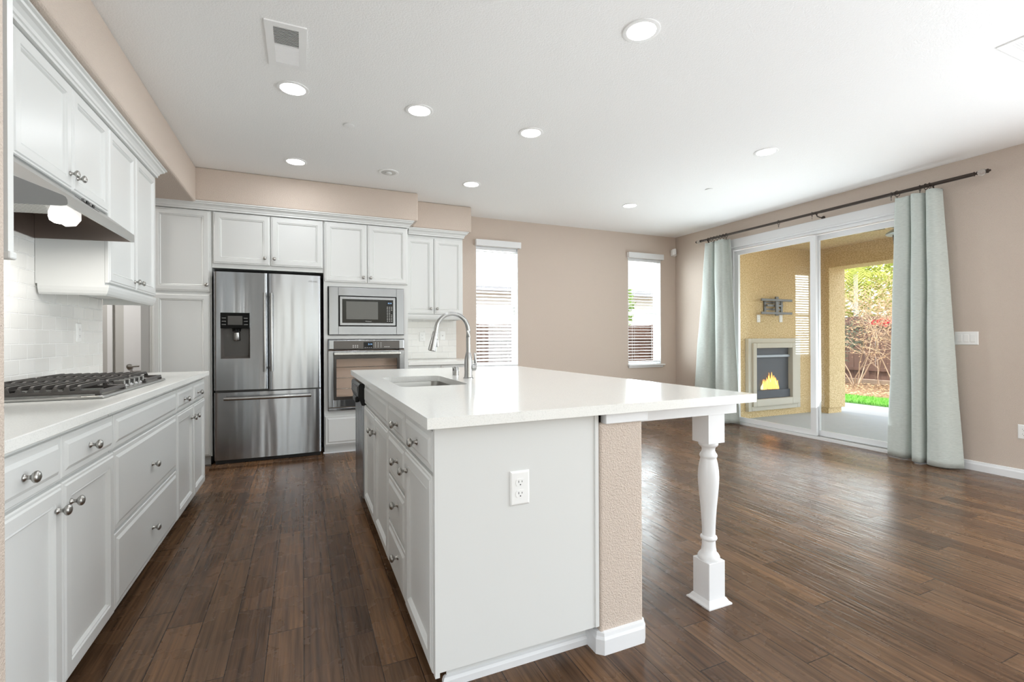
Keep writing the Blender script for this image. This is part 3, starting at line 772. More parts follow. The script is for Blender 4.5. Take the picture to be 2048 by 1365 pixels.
# wall oven
ov = thing('wall_oven', 'stainless wall oven with black control strip below the microwave', 'oven', (.62, 5.4, .445))
OX0, OX1 = .234, .996
part('body', MB().box(OX0 + .004, OX1 - .004, 5.14, 5.58, .446, .475).box(OX0 + .004, OX1 - .004, 5.14, 5.58, 1.06, 1.16).box(OX0 + .004, .28, 5.14, 5.58, .475, 1.06).box(.95, OX1 - .004, 5.14, 5.58, .475, 1.06).box(.28, .95, 5.235, 5.245, .475, 1.06), mat('oven_cavity', rgb(214, 194, 178), 0.5), ov)
cpn = part('control_panel', MB().box(OX0, OX1, 5.10, 5.14, 1.058, 1.166, .012, 3), oven_steel, ov)
part('control_strip', MB().box(.286, .942, 5.094, 5.102, 1.066, 1.150, .004, 2), mat('control_grey', rgb(78, 72, 68), 0.25), cpn)
part('display_window', MB().box(.575, .668, 5.0925, 5.095, 1.072, 1.136), blackglass, cpn)
text('display', '3:14', .024, (.640, 5.092, 1.114), (PI / 2, 0, 0), blue_led, cpn)
for q in range(4): part('button', MB().box(.586 + q * .02, .596 + q * .02, 5.0918, 5.0926, 1.078, 1.083), white_print, cpn)
for r_ in range(4):
    for q in range(3): part('button', MB().box(.690 + q * .028, .697 + q * .028, 5.0932, 5.0942, 1.081 + r_ * .0145, 1.087 + r_ * .0145), white_print, cpn)
for r_ in range(3):
    for q in range(3): part('button', MB().box(.468 + q * .021, .479 + q * .021, 5.0932, 5.0942, 1.080 + r_ * .011, 1.085 + r_ * .011), white_print, cpn)
for q in range(3): part('button', MB().box(.785 + q * .02, .797 + q * .02, 5.0932, 5.0942, 1.083, 1.089), white_print, cpn)
gw = (.312, .920, .582, .968)
od = MB()
od.box(OX0, .286, 5.105, 5.14, .478, 1.050, .003, 2).box(.944, OX1, 5.105, 5.14, .478, 1.050, .003, 2).box(.286, .944, 5.105, 5.14, .478, .552, .003, 2).box(.286, .944, 5.105, 5.14, 1.030, 1.050, .003, 2)
odr = part('door', od, oven_steel, ov)
part('glass_frame', MB().box(.286, gw[0], 5.102, 5.135, .552, 1.030).box(gw[1], .944, 5.102, 5.135, .552, 1.030).box(gw[0], gw[1], 5.102, 5.135, .552, gw[2]).box(gw[0], gw[1], 5.102, 5.135, gw[3], 1.030), mat('oven_frame', rgb(56, 52, 49), 0.2), odr)
part('door_window', MB().box(gw[0], gw[1], 5.108, 5.112, gw[2], gw[3]), oven_glass, odr)
part('handle', MB().box(.284, .948, 5.045, 5.072, 1.006, 1.038, .006, 3).box(.30, .325, 5.07, 5.11, 1.012, 1.032).box(.91, .935, 5.07, 5.11, 1.012, 1.032), chrome, odr)
for z in (.66, .77, .88):
    rk = MB()
    rk.tube([(.285, 5.16, z), (.945, 5.16, z)], .003, 6)
    for k in range(14): rk.tube([(.30 + k * .0485, 5.16, z), (.30 + k * .0485, 5.23, z)], .0018, 5)
    part('oven_rack', rk, chrome, ov)
part('bottom_trim', MB().box(OX0, OX1, 5.10, 5.14, .445, .470, .004, 2), oven_steel, ov)

# ------------------------------------------------------------------ island
IF = .396     # back plane of fronts on the aisle side (faces at .375)
IZ = .928
def base_isl(label, y0, y1):
    c = thing('base_cabinet', label, 'cabinet', (.7, (y0 + y1) / 2, 0))
    part('carcass', MB().box(IF + .001, .985, y0 + .001, y1 - .001, .085, .64).box(IF + .001, .42, y0 + .001, y1 - .001, .64, IZ - .036).box(.96, .985, y0 + .001, y1 - .001, .64, IZ - .036)
         .box(.42, .96, y0 + .001, y0 + .02, .64, IZ - .036).box(.42, .96, y1 - .02, y1 - .001, .64, IZ - .036), white, c)
    part('toe_kick', MB().box(.465, .985, max(y0 + .001, 1.562), y1 - .001, 0, .084), dark, c)  # shadow under the island fronts put in as a near-black colour
    return c
c = base_isl('white island base cabinet at the outlet end, one drawer over one door', 1.505, 1.945)
front(c, 'drawer', '-x', IF, 1.505, 1.943, .735, .872, DRAWER, [(1.70, .80)])
front(c, 'door', '-x', IF, 1.505, 1.943, .085, .727, DOOR, [(1.892, .648)])
part('corner_stile', MB().box(.383, IF + .002, 1.484, 1.5035, .085, IZ - .036), white, c)
c = base_isl('white island base cabinet with a stack of four drawers', 1.945, 2.36)
for z0, z1, kz in ((.735, .872, .80), (.528, .727, .64), (.303, .520, .45), (.085, .295, .222)):
    front(c, 'drawer', '-x', IF, 1.945, 2.36, z0, z1, DRAWER, [(2.085, kz)])
c = base_isl('white island sink base cabinet with blank front over two doors', 2.362, 3.325)
front(c, 'false_front', '-x', IF, 2.362, 3.325, .735, .872, DRAWER)
front(c, 'door', '-x', IF, 2.362, 2.828, .085, .727, DOOR, [(2.775, .636)])
front(c, 'door', '-x', IF, 2.830, 3.325, .085, .727, DOOR, [(2.875, .636)])
# dishwasher
dw = thing('dishwasher', 'stainless dishwasher with black control panel at far end of island', 'dishwasher', (.65, 3.58, 0))
part('tub', MB().box(.41, .97, 3.332, 3.82, .02, .885), greyplastic, dw)
part('door', MB().box(.368, .41, 3.335, 3.818, .09, .72, .006, 2), steel, dw)
cp = part('control_panel', MB().prism([(.408, 3.333, .722), (.362, 3.333, .722), (.340, 3.333, .79), (.342, 3.333, .855), (.352, 3.333, .868), (.408, 3.333, .872)], (0, .487, 0)), black, dw)
for by, bw in ((3.40, .07), (3.50, .05), (3.58, .10), (3.72, .06)):
    part('button', MB().box(.337, .344, by, by + bw, .80, .84), grey_print, cp)
part('handle', MB().box(.335, .362, 3.48, 3.66, .725, .765, .008, 2), black, dw)
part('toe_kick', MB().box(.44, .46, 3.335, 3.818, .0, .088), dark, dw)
# end panel facing the camera
ep = thing('island_end_panel', 'plain white end panel of the island facing the camera', 'panel', (.68, 1.49, 0))
part('panel', MB().box(.384, .987, 1.487, 1.503, .098, IZ - .036), white, ep)
part('edge_strip', MB().box(.987, 1.005, 1.482, 1.503, .098, IZ - .0355, .003, 2), white, ep)
part('toe_board', MB().box(.44, 1.0, 1.556, 1.561, 0, .084), white, ep)
part('shoe_molding', MB().sweep([(.438, 1.562), (.438, 1.556), (1.0, 1.556)], [(0, 0), (.012, 0), (.012, .022), (.008, .032), (0, .036)]), trim_w, ep)
# outlet in end panel
def outlet(name, label, P, U, N, gang=('duplex',), cat='outlet'):
    P, U, N = Vector(P), Vector(U), Vector(N); V = Vector((0, 0, 1))
    t = thing(name, label, cat, P)
    w = .072 + .046 * (len(gang) - 1); hgt = .117
    part('cover_plate', MB().panel(P - U * w / 2 - V * hgt / 2, U, V, N, w, hgt, [(0, 0), (0, .003), (.004, .006), (.007, .0065)]), plastic_w, t)
    for i, g in enumerate(gang):
        c0 = P + U * ((i - (len(gang) - 1) / 2) * .046)
        if g == 'duplex':
            for dz in (.0195, -.0195):
                pts = []
                for k in range(24):
                    a = 2 * PI * k / 24
                    pts.append(c0 + U * (.0172 * math.cos(a)) + V * (dz + max(-.0125, min(.0125, .0172 * math.sin(a)))) + N * .0055)
                r = part('receptacle', MB().prism(pts, N * .0025), plastic_w, t)
                sl = MB()
                for du, hh in ((-.0062, .0075), (.0062, .006)):
                    q = c0 + U * du + V * (dz + .003) + N * .0078
                    sl.prism([q - U * .0009 - V * hh / 2, q + U * .0009 - V * hh / 2, q + U * .0009 + V * hh / 2, q - U * .0009 + V * hh / 2], N * .0005)
                sl.lathe([(0, .0022), (.0006, .0022)], c0 + V * (dz - .0075) + N * .0078, N, 10)
                part('slot', sl, dark, r)
        elif g == 'rocker':
            part('rocker', MB().panel(c0 - U * .0165 - V * .033, U, V, N, .033, .066, [(0, .005), (0, .008), (.002, .0095), (.004, .0095)]), plastic_w, t)
        elif g == 'jack':
            part('jack', MB().lathe([(0, .006), (.012, .006), (.012, .003)], c0 + N * .006, N, 12), nickel, t)
        elif g == 'gfci':
            q = part('receptacle', MB().panel(c0 - U * .0165 - V * .033, U, V, N, .033, .066, [(0, .005), (0, .008), (.002, .009)]), plastic_w, t)
            sl = MB()
            for dz in (.02, -.02):
                for du in (-.006, .006):
                    e = c0 + U * du + V * dz + N * .0088
                    sl.prism([e - U * .001 - V * .0035, e + U * .001 - V * .0035, e + U * .001 + V * .0035, e - U * .001 + V * .0035], N * .0006)
                sl.lathe([(0, .002), (.0006, .002)], c0 + V * (dz - .0085) + N * .0088, N, 10)
            part('slot', sl, dark, q)
    return t
outlet('wall_outlet', 'white duplex outlet on the plain end panel of the island', (.682, 1.487, .657), (1, 0, 0), (0, -1, 0))
# island half wall, shown as a textured tan pillar
struct('wall_island', MB().box(1.006, 1.203, 1.478, 3.80, 0, .854, .010, 3), tan)
struct('baseboard_island', MB().sweep([(1.006, 1.62), (1.006, 1.492), (1.020, 1.478), (1.189, 1.478), (1.203, 1.492), (1.203, 3.80)][::-1] if False else [(1.006, 1.58), (1.006, 1.492), (1.020, 1.478), (1.189, 1.478), (1.203, 1.492), (1.203, 3.80)][::1], [(-o, z) for o, z in BASEB] if False else BASEB), trim_w)
struct('trim_2', MB().box(1.024, 1.218, 1.463, 1.50, .852, .8925, .002, 1).box(1.18, 1.218, 1.50, 3.80, .852, .8925), trim_w)
ap = thing('table_apron', 'white apron board under the overhanging end of the island countertop', 'apron', (1.5, 1.55, .83))
part('front_board', MB().box(1.219, 1.764, 1.528, 1.548, .836, .8925), trim_w, ap)
part('side_board', MB().box(1.744, 1.764, 1.549, 3.72, .836, .8925), trim_w, ap)
# turned post
lg = thing('turned_post', 'turned white wooden post holding up the island counter corner', 'table leg', (1.653, 1.583, 0))
LX, LY = 1.653, 1.583
part('base_molding', MB().sweep([(LX, LY + .047), (LX - .047, LY + .047), (LX - .047, LY - .047), (LX + .047, LY - .047), (LX + .047, LY + .047), (LX, LY + .047)], [(0, 0), (.020, 0), (.020, .006), (.010, .014), (.003, .026), (0, .028)], cap=False), trim_w, lg)
part('plinth', MB().box(LX - .047, LX + .047, LY - .047, LY + .047, 0, .188, .002, 1), trim_w, lg)
prof = [(.180, .042), (.188, .0455), (.195, .047), (.205, .046), (.214, .041), (.222, .033), (.245, .0295), (.275, .0278), (.2765, .0300), (.280, .0345), (.286, .036), (.292, .0345), (.2955, .030), (.297, .0278), (.34, .0285), (.42, .0335), (.48, .0395), (.53, .0435), (.56, .0445), (.59, .0430), (.620, .039), (.640, .0345), (.646, .0335), (.648, .0345), (.652, .037), (.658, .0375), (.664, .0355), (.670, .031), (.680, .0275), (.690, .0285), (.697, .033), (.700, .0375), (.706, .0415), (.714, .042), (.720, .040), (.724, .036)]
prof = [(z * .985, r) for z, r in prof]
part('turned_shaft', MB().lathe(prof, (LX, LY, 0), seg=40), trim_w, lg, 50)
part('top_block', MB().prism([(LX - .047, LY - .047, .708), (LX + .047, LY - .047, .708), (LX + .047, LY + .047, .708), (LX - .047, LY + .047, .708)], (0, 0, .8355 - .708)), trim_w, lg)

# countertop with sink cutout
def rrect(x0, x1, y0, y1, r, n=6):
    pts = []
    for cx, cy, a0 in ((x1 - r, y1 - r, 0), (x0 + r, y1 - r, PI / 2), (x0 + r, y0 + r, PI), (x1 - r, y0 + r, 3 * PI / 2)):
        for k in range(n + 1):
            a = a0 + PI / 2 * k / n
            pts.append((cx + r * math.cos(a), cy + r * math.sin(a)))
    return pts
SX0, SX1, SY0, SY1 = .452, .812, 2.395, 3.06
def slab_with_hole(outer, inner, z0, z1):
    mb = MB(); bm = mb.bm; rings = {}
    for z in (z0, z1):
        es = []
        for nm, pts in (('o', outer), ('i', inner)):
            vs = [bm.verts.new((x, y, z)) for x, y in pts]; rings[nm, z] = vs
            es += [bm.edges.new((vs[k], vs[(k + 1) % len(vs)])) for k in range(len(vs))]
        bmesh.ops.triangle_fill(bm, use_beauty=True, edges=es)
    for nm in 'oi':
        a, b_ = rings[nm, z0], rings[nm, z1]
        for k in range(len(a)):
            j = (k + 1) % len(a)
            bm.faces.new((a[k], a[j], b_[j], b_[k]))
    return mb
tag(part('countertop', slab_with_hole([(.347, 1.430), (1.787, 1.444), (1.715, 3.80), (.341, 3.875)], rrect(SX0, SX1, SY0, SY1, .06), IZ - .035, IZ), quartz),
    'large white quartz island countertop with sink cutout and seating overhang', 'countertop')
sk = MB(); lv = []
for ins, z, rr in ((-.015, IZ - .036, .065), (-.002, IZ - .0362, .06), (.002, IZ - .06, .055), (.01, IZ - .20, .05), (.035, IZ - .215, .04), (.14, IZ - .22, .03)):
    lv.append([sk.bm.verts.new((x, y, z)) for x, y in rrect(SX0 + ins, SX1 - ins, SY0 + ins, SY1 - ins, rr)])
for a, b_ in zip(lv, lv[1:]):
    for k in range(len(a)):
        j = (k + 1) % len(a); sk.bm.faces.new((a[k], a[j], b_[j], b_[k]))
sk.bm.faces.new(lv[-1])
snk = thing('sink', 'stainless undermount sink bowl in the island countertop', 'sink', (.63, 2.72, IZ - .2))
part('bowl', sk, steel_sink, snk, 40)
part('drain', MB().lathe([(0, .045), (.004, .042), (.004, .02), (.001, .018), (.001, 0)], (.63, 2.72, IZ - .219), seg=20), chrome, snk, True)

# faucet
FXc, FYc = .925, 2.757
fa = thing('kitchen_faucet', 'tall brushed steel gooseneck pull down faucet beside the sink', 'faucet', (FXc, FYc, IZ))
part('body', MB().lathe([(0, .031), (.004, .031), (.008, .026), (.03, .024), (.10, .024), (.125, .022), (.150, .0165), (.158, .0145)], (FXc, FYc, IZ), seg=24), chrome, fa, True)
pts = [(FXc, FYc, IZ + .15), (FXc, FYc, IZ + .25)]
R = .100; zc = IZ + .290
for k in range(0, 19):
    a = PI * k / 18 * .965
    pts.append((FXc - R + R * math.cos(a), FYc, zc + R * 1.02 * math.sin(a)))
pts.append((pts[-1][0] - .005, FYc, pts[-1][2] - .030))
part('spout', MB().tube(pts, .0128, 16), chrome, fa, True)
ex, ez = pts[-1][0], pts[-1][2]
sp_ = part('spray_head', MB().lathe([(0, .0155), (.006, .0165), (.03, .0175), (.09, .0225), (.112, .0235), (.116, .020)], (ex + .001, FYc, ez + .012), (-.20, 0, -1), 24), chrome, fa, True)
part('spray_button', MB().box(ex + .006, ex + .016, FYc - .007, FYc + .007, ez - .078, ez - .035, .003, 2), chrome, sp_)
part('handle', MB().lathe([(0, .020), (.018, .021), (.030, .019), (.034, .012)], (FXc + .018, FYc, IZ + .066), (1, 0, 0), 20).tube([(FXc + .040, FYc, IZ + .066), (FXc + .046, FYc, IZ + .09), (FXc + .040, FYc - .004, IZ + .155)], [.009, .0085, .0055], 10), chrome, fa, 40)
ag = thing('air_gap', 'small steel air gap cap on the counter behind the faucet', 'air gap', (.925, 3.02, IZ))
part('cap', MB().lathe([(0, .022), (.003, .022), (.003, .0205), (.052, .0205), (.057, .017), (.058, 0)], (.925, 3.02, IZ), seg=20), chrome, ag, True)
part('vent_slot', MB().box(.903, .9055, 3.008, 3.018, IZ + .030, IZ + .047), dark, ag)

# ------------------------------------------------------------------ wall plates
outlet('wall_outlet', 'white outlet on the tile wall behind the cooktop', (XL + .008, 3.788, 1.218), (0, 1, 0), (1, 0, 0), ('gfci',))
outlet('wall_outlet', 'white outlet on the corner tile left of the faucet spout', (1.345, YB - .008, 1.193), (1, 0, 0), (0, -1, 0), ('gfci',))
outlet('cable_jack', 'white cable jack plate on the corner tile right of the outlet', (1.60, YB - .008, 1.205), (1, 0, 0), (0, -1, 0), ('jack',), 'wall plate')
outlet('light_switch', 'white triple rocker switch plate beside the right curtain', (XR, 2.215, 1.153), (0, -1, 0), (-1, 0, 0), ('rocker',) * 3, 'light switch')
outlet('wall_outlet', 'white outlet low on the tan wall at the right frame edge', (XR, 1.852, .389), (0, -1, 0), (-1, 0, 0))
ms = thing('motion_sensor', 'small white motion sensor high in the far corner', 'sensor', (5.33, 5.75, 2.49))
part('housing', MB().prism([(5.262, 5.775, 2.44), (5.262, 5.735, 2.452), (5.30, 5.705, 2.462), (5.345, 5.735, 2.452), (5.36, 5.785, 2.44)], (0, 0, .09)), plastic_w, ms)
part('lens', MB().prism([(5.275, 5.728, 2.46), (5.30, 5.702, 2.466), (5.335, 5.725, 2.46)], (0, 0, .035)), trim_w, ms)

# ------------------------------------------------------------------ ceiling fittings
lamps = [(1.587, 1.945, 'largest recessed ceiling light, nearest the camera above the island'), (-.05, 3.265, 'recessed ceiling light beside the air vent'),
         (.74, 3.235, 'recessed ceiling light in the middle of the row of three over the island sink'), (1.60, 3.25, 'recessed ceiling light at the right end of the row of three over the island'),
         (-.05, 4.60, 'recessed ceiling light close to the soffit above the refrigerator'), (1.575, 4.575, 'recessed ceiling light close to the corner cabinet soffit'),
         (3.59, 2.80, 'recessed ceiling light alone in front of the curtain rod'), (3.555, 4.58, 'smallest recessed ceiling light, farthest away near the back window wall'),
         (.80, 1.955, 'recessed ceiling light cut off by the top frame edge')]
for x, y, lab in lamps:
    t = thing('recessed_light', lab, 'ceiling light', (x, y, H), 'recessed ceiling lights')
    part('trim_ring', MB().lathe([(0, .092), (.004, .094), (.006, .088), (.0055, .074), (.003, .072)], (x, y, H), (0, 0, -1), 32), fix_w, t, True)
    part('lens', MB().lathe([(0, .073), (.004, .073), (.0045, 0)], (x, y, H - .001), (0, 0, -1), 32), bulb, t, True)
    area('ceiling_lamp', (x, y, H - .012), (0, 0, -1), .14, .14, LAMP_W, (.92, .96, 1.0), 'DISK')
for x, y in ((3.6, .4), (3.6, -1.8), (1.6, -1.8)):     # more ceiling lamps of the same room behind the camera
    area('ceiling_lamp', (x, y, H - .012), (0, 0, -1), .14, .14, LAMP_W, (.92, .96, 1.0), 'DISK')
for x, y, r_, lab in ((.317, 3.66, .037, 'small round white sprinkler cover on the ceiling between two lights'), (3.944, 3.753, .037, 'small round white sprinkler cover on the ceiling toward the patio door')):
    t = tag(part('sprinkler_cover', MB().lathe([(0, r_ * .6), (.004, r_ * .6), (.0045, r_), (.0065, r_), (.0075, r_ * .9), (.008, 0)], (x, y, H), (0, 0, -1), 28), fix_w, None, True), lab, 'sprinkler cover')
t = thing('gimbal_light', 'unlit white gimbal ceiling light near the soffit over the oven', 'ceiling light', (.747, 4.558, H))
part('trim_ring', MB().lathe([(0, .092), (.005, .094), (.007, .086), (.004, .070)], (.747, 4.558, H), (0, 0, -1), 32), fix_w, t, True)
part('socket_plate', MB().lathe([(0, .068), (.0035, .068), (.004, 0)], (.747, 4.558, H - .0005), (0, 0, -1), 32), mat('gimbal_grey', rgb(205, 205, 202), 0.5), t, True)
part('lamp_cup', MB().lathe([(0, .030), (.012, .028), (.016, .018), (.016, 0)], (.747, 4.558, H - .004), (0, 0, -1), 20), mat('gimbal_cup', rgb(225, 225, 222), 0.4), t, True)
vent_dark = mat('vent_dark', rgb(84, 82, 78), 0.6)
def vent(label, x0, x1, y0, y1, split):
    t = thing('ceiling_vent', label, 'vent', ((x0 + x1) / 2, (y0 + y1) / 2, H))
    b_ = .038
    part('frame', MB().box(x0, x1, y0, y0 + b_, H - .006, H).box(x0, x1, y1 - b_, y1, H - .006, H).box(x0, x0 + b_, y0 + b_, y1 - b_, H - .006, H).box(x1 - b_, x1, y0 + b_, y1 - b_, H - .006, H).box(x0 + b_, x1 - b_, split - .005, split + .005, H - .0065, H), fix_w, t)
    part('duct', MB().box(x0 + b_, x1 - b_, y0 + b_, split, H - .0015, H), vent_dark, t)
    part('back_plate', MB().box(x0 + b_, x1 - b_, split, y1 - b_, H - .0015, H), fix_w, t)
    mb = MB()
    y = y0 + b_ + .004
    while y < y1 - b_ - .006:
        if abs(y - split) > .01:
            s_ = 1 if y < split else -1
            mb.prism([(x0 + b_, y, H - .007), (x0 + b_, y + .0022, H - .007), (x0 + b_, y + .0022 + .004 * s_, H - .0018), (x0 + b_, y + .004 * s_, H - .0018)], (x1 - x0 - 2 * b_, 0, 0))
        y += .0115
    part('louvers', mb, fix_w, t)
vent('white rectangular air vent on the ceiling near the cabinet soffit', -.168, .026, 2.602, 3.015, 2.80)
vent('white air vent on the ceiling cut off by the right frame edge', 3.45, 3.85, .92, 1.292, 1.13)

# ------------------------------------------------------------------ back windows and blinds
def window(n, w, sill):
    x0, x1, z0, z1 = w
    m = MB(); f_ = .035
    yy = YB + .085
    m.box(x0, x0 + f_, yy, yy + .05, z0, z1).box(x1 - f_, x1, yy, yy + .05, z0, z1).box(x0 + f_, x1 - f_, yy, yy + .05, z0, z0 + f_).box(x0 + f_, x1 - f_, yy, yy + .05, z1 - f_, z1)
    zm = (z0 + z1) / 2 - .02
    m.box(x0 + f_, x1 - f_, yy, yy + .045, zm - .02, zm + .02)
    o = struct('window_%d' % n, m, trim_w)
    part('window_reveal', MB().box(x0 - .001, x0 + .006, YB + .001, yy, z0, z1).box(x1 - .006, x1 + .001, YB + .001, yy, z0, z1).box(x0, x1, YB + .001, yy, z1 - .006, z1 + .001).box(x0, x1, YB + .001, yy, z0 - .001, z0 + .006), trim_w, o)
    part('window_pane', MB().box(x0 + f_, x1 - f_, yy + .02, yy + .024, z0 + f_, z1 - f_), glass, o)
    part('sash_lock', MB().box((x0 + x1) / 2 - .02, (x0 + x1) / 2 + .02, yy - .012, yy, zm + .0, zm + .018), trim_w, o)
    if sill:
        part('window_sill', MB().box(x0 - .015, x1 + .05, YB - .045, YB + .084, z0 - .022, z0, .006, 2).box(x0, x1 + .03, YB - .018, YB - .001, z0 - .05, z0 - .022, .004, 1), trim_w, o)
    return o
window(1, W1, False); window(2, W2, True)
for n_, bxs in ((5, [(-3.30, -3.24, a, b_, c_, d_) for a, b_, c_, d_ in ((-1.3, -1.24, .3, 2.3), (.44, .5, .3, 2.3), (-1.24, .44, .3, .36), (-1.24, .44, 2.24, 2.3), (-.43, -.37, .36, 2.24))]),
                (3, [(XR + .05, XR + .10, a, b_, c_, d_) for a, b_, c_, d_ in ((-2.2, -2.14, .15, 2.15), (.74, .8, .15, 2.15), (-2.14, .74, .15, .21), (-2.14, .74, 2.09, 2.15), (-.73, -.67, .21, 2.09))]),
                (4, [(a, b_, -3.66, -3.60, c_, d_) for a, b_, c_, d_ in ((-.6, -.54, .25, 2.45), (3.74, 3.8, .25, 2.45), (-.54, 3.74, .25, .31), (-.54, 3.74, 2.39, 2.45), (1.57, 1.63, .31, 2.39))])):
    fm = MB()  # made-up window frames out of view, added to admit fill light
    for q in bxs: fm.box(*q)
    wo = struct('window_%d' % n_, fm, trim_w)
    part('window_pane', MB().box(XR + .07, XR + .075, -2.14, .74, .21, 2.09) if n_ == 3 else MB().box(-3.275, -3.27, -1.24, .44, .36, 2.24) if n_ == 5 else MB().box(-.54, 3.74, -3.635, -3.63, .31, 2.39), glass, wo)
def blind(label, w, zbot, tilt, vx0, vx1, pitch=.0445):
    x0, x1, z0, z1 = w
    t = thing('window_blind', label, 'blind', ((x0 + x1) / 2, YB, z1))
    part('valance', MB().box(vx0, vx1, YB - .055, YB - .040, 2.365, 2.447, .004, 2).box(vx0, vx0 + .014, YB - .04, YB - .002, 2.365, 2.447).box(vx1 - .014, vx1, YB - .04, YB - .002, 2.365, 2.447), trim_w, t)
    part('head_rail', MB().box(x0 + .01, x1 - .01, YB + .015, YB + .06, z1 - .045, z1 - .008), trim_w, t)
    mb = MB(); z = z1 - .06; yc = YB + .038; hw = .025
    while z > zbot + .02:
        c_, s_ = math.cos(tilt), math.sin(tilt)
        pf = []
        for a, b_ in ((-hw, 0), (0, .002), (hw, 0), (hw, -.0028), (0, -.0008), (-hw, -.0028)):
            pf.append((x0 + .008, yc + a * c_ - b_ * s_, z + a * s_ + b_ * c_))
        mb.prism(pf, (x1 - x0 - .016, 0, 0)); z -= pitch
    part('slats', mb, slat_m, t)
    part('bottom_rail', MB().box(x0 + .008, x1 - .008, yc - .025, yc + .025, zbot, zbot + .014, .003, 1), trim_w, t)
    for fx in (.2, .8):
        xx = x0 + (x1 - x0) * fx
        part('ladder_cord', MB().cyl((xx, yc - .027, zbot + .005), (xx, yc - .027, z1 - .03), .0011, 5).cyl((xx, yc + .027, zbot + .005), (xx, yc + .027, z1 - .03), .0011, 5), trim_w, t)
    return t
blind('white slatted blind on the window beside the corner cabinet', W1, .808, math.radians(24), 2.037, 2.672)
b2 = blind('white slatted blind on the window near the room corner, slats flat open', W2, .80, math.radians(1.5), 4.435, 5.095)
part('tilt_wand', MB().cyl((5.0, YB + .0, .80), (5.0, YB + .0, 2.34), .004, 8), trim_w, b2)

# ------------------------------------------------------------------ patio door
dm = MB()
XF0, XF1 = 5.375, 5.505
dm.box(XF0, XF1, DY1 - .035, DY1, 0, DZ).box(XF0, XF1, DY0, DY0 + .035, 0, DZ).box(XF0, XF1, DY0 + .035, DY1 - .035, DZ - .045, DZ).box(XF0 - .012, XF1, DY0 + .035, DY1 - .035, -.02, .028)
door = struct('door_1', dm, trim_w)
part('door_track', MB().box(5.405, 5.41, DY0 + .05, DY1 - .05, .028, .036).box(5.46, 5.465, DY0 + .05, DY1 - .05, .028, .036), nickel, door)
def sash(xa, xb, y0, y1, z0, z1, st, name):
    m = MB().box(xa, xb, y0, y0 + st, z0, z1).box(xa, xb, y1 - st, y1, z0, z1).box(xa, xb, y0 + st, y1 - st, z0, z0 + .058).box(xa, xb, y0 + st, y1 - st, z1 - .058, z1)
    o = part('door_panel', m, trim_w, door)
    part('glass_pane', MB().box((xa + xb) / 2 - .003, (xa + xb) / 2 + .003, y0 + st, y1 - st, z0 + .058, z1 - .058), glass, o)
    return o
sash(5.392, 5.424, 3.575, 4.70, .034, 2.342, .066, 'a')
sash(5.446, 5.478, 2.495, 3.64, .034, 2.342, .066, 'b')
struct('trim_3', MB().box(XR - .018, XR, DY0 - .02, DY1 + .04, 2.40, 2.50, .004, 1).box(XR - .026, XR, DY0 - .02, DY1 + .045, 2.385, 2.402, .003, 1), trim_w)

# curtain rod with brackets and finials
RX, RZ = 5.25, 2.556
rod = thing('curtain_rod', 'long dark bronze curtain rod above the patio door', 'curtain rod', (RX, 3.6, RZ))
part('rod_pole', MB().cyl((RX, 2.115, RZ), (RX, 3.42, RZ), .0165, 20).cyl((RX, 3.42, RZ), (RX, 5.135, RZ), .0145, 20), bronze, rod, True)
for yy, s_ in ((2.115, -1), (5.135, 1)):
    fi = part('finial', MB().lathe([(0, .0165), (.006, .019), (.010, .012), (.018, .009), (.024, .016), (.026, .014)], (RX, yy, RZ), (0, s_, 0), 20).lathe([(.086, .012), (.088, .018), (.096, .018), (.098, .010), (.104, .009), (.110, .009), (.114, 0)], (RX, yy, RZ), (0, s_, 0), 20), bronze, rod, True)
    part('crystal', MB().lathe([(.024, .010), (.036, .023), (.054, .028), (.072, .024), (.086, .012)], (RX, yy, RZ), (0, s_, 0), 24), crystal, fi, True)
for yy in (2.40, 3.47, 5.02):
    part('bracket', MB().tube([(RX, yy, RZ - .02), (RX + .015, yy, RZ - .038), (RX + .05, yy, RZ - .045), (XR - .008, yy, RZ - .045)], .006, 8).lathe([(0, .022), (.006, .020), (.010, .008)], (XR, yy, RZ - .045), (-1, 0, 0), 16).tube([(RX, yy, RZ + .0 + .0) if False else (RX - .019 * math.cos(a), yy, RZ + .019 * math.sin(a)) for a in [PI * k / 8 * -1 for k in range(9)]], .005, 6), bronze, rod, 40)
ring_me = None
def ring(y, label, tiltz=0.0, group='curtain rings'):
    global ring_me
    if ring_me is None:
        m = MB(); m.tube([(.026 * math.cos(2 * PI * k / 20), 0, .026 * math.sin(2 * PI * k / 20) - .0062) for k in range(20)], .0032, 6, True)
        m.tube([(.006 * math.cos(2 * PI * k / 10), 0, .006 * math.sin(2 * PI * k / 10) - .041) for k in range(10)], .0018, 5, True)
        m.box(-.004, .004, -.002, .002, -.062, -.046)
        ring_me = m.mesh('curtain_ring'); shade(ring_me, 50); ring_me.materials.append(bronze)
    o = bpy.data.objects.new('curtain_ring', ring_me); link(o, None, (RX, y, RZ)); o.rotation_euler = (0, 0, tiltz)
    return tag(o, label, 'curtain ring', group)
for i in range(7): ring(4.70 + .052 * i, 'dark bronze ring bunched on the rod above the left curtain', random.uniform(-.25, .25))
ring(3.93, 'empty curtain ring hanging alone on the rod left of the middle bracket', .2)
ring(3.52, 'empty curtain ring beside the middle rod bracket', .5)
for y, tz in ((2.735, .55), (2.685, -.5), (2.50, .2), (2.455, -.1), (2.425, .1)): ring(y, 'dark bronze ring on the rod above the right curtain', tz)

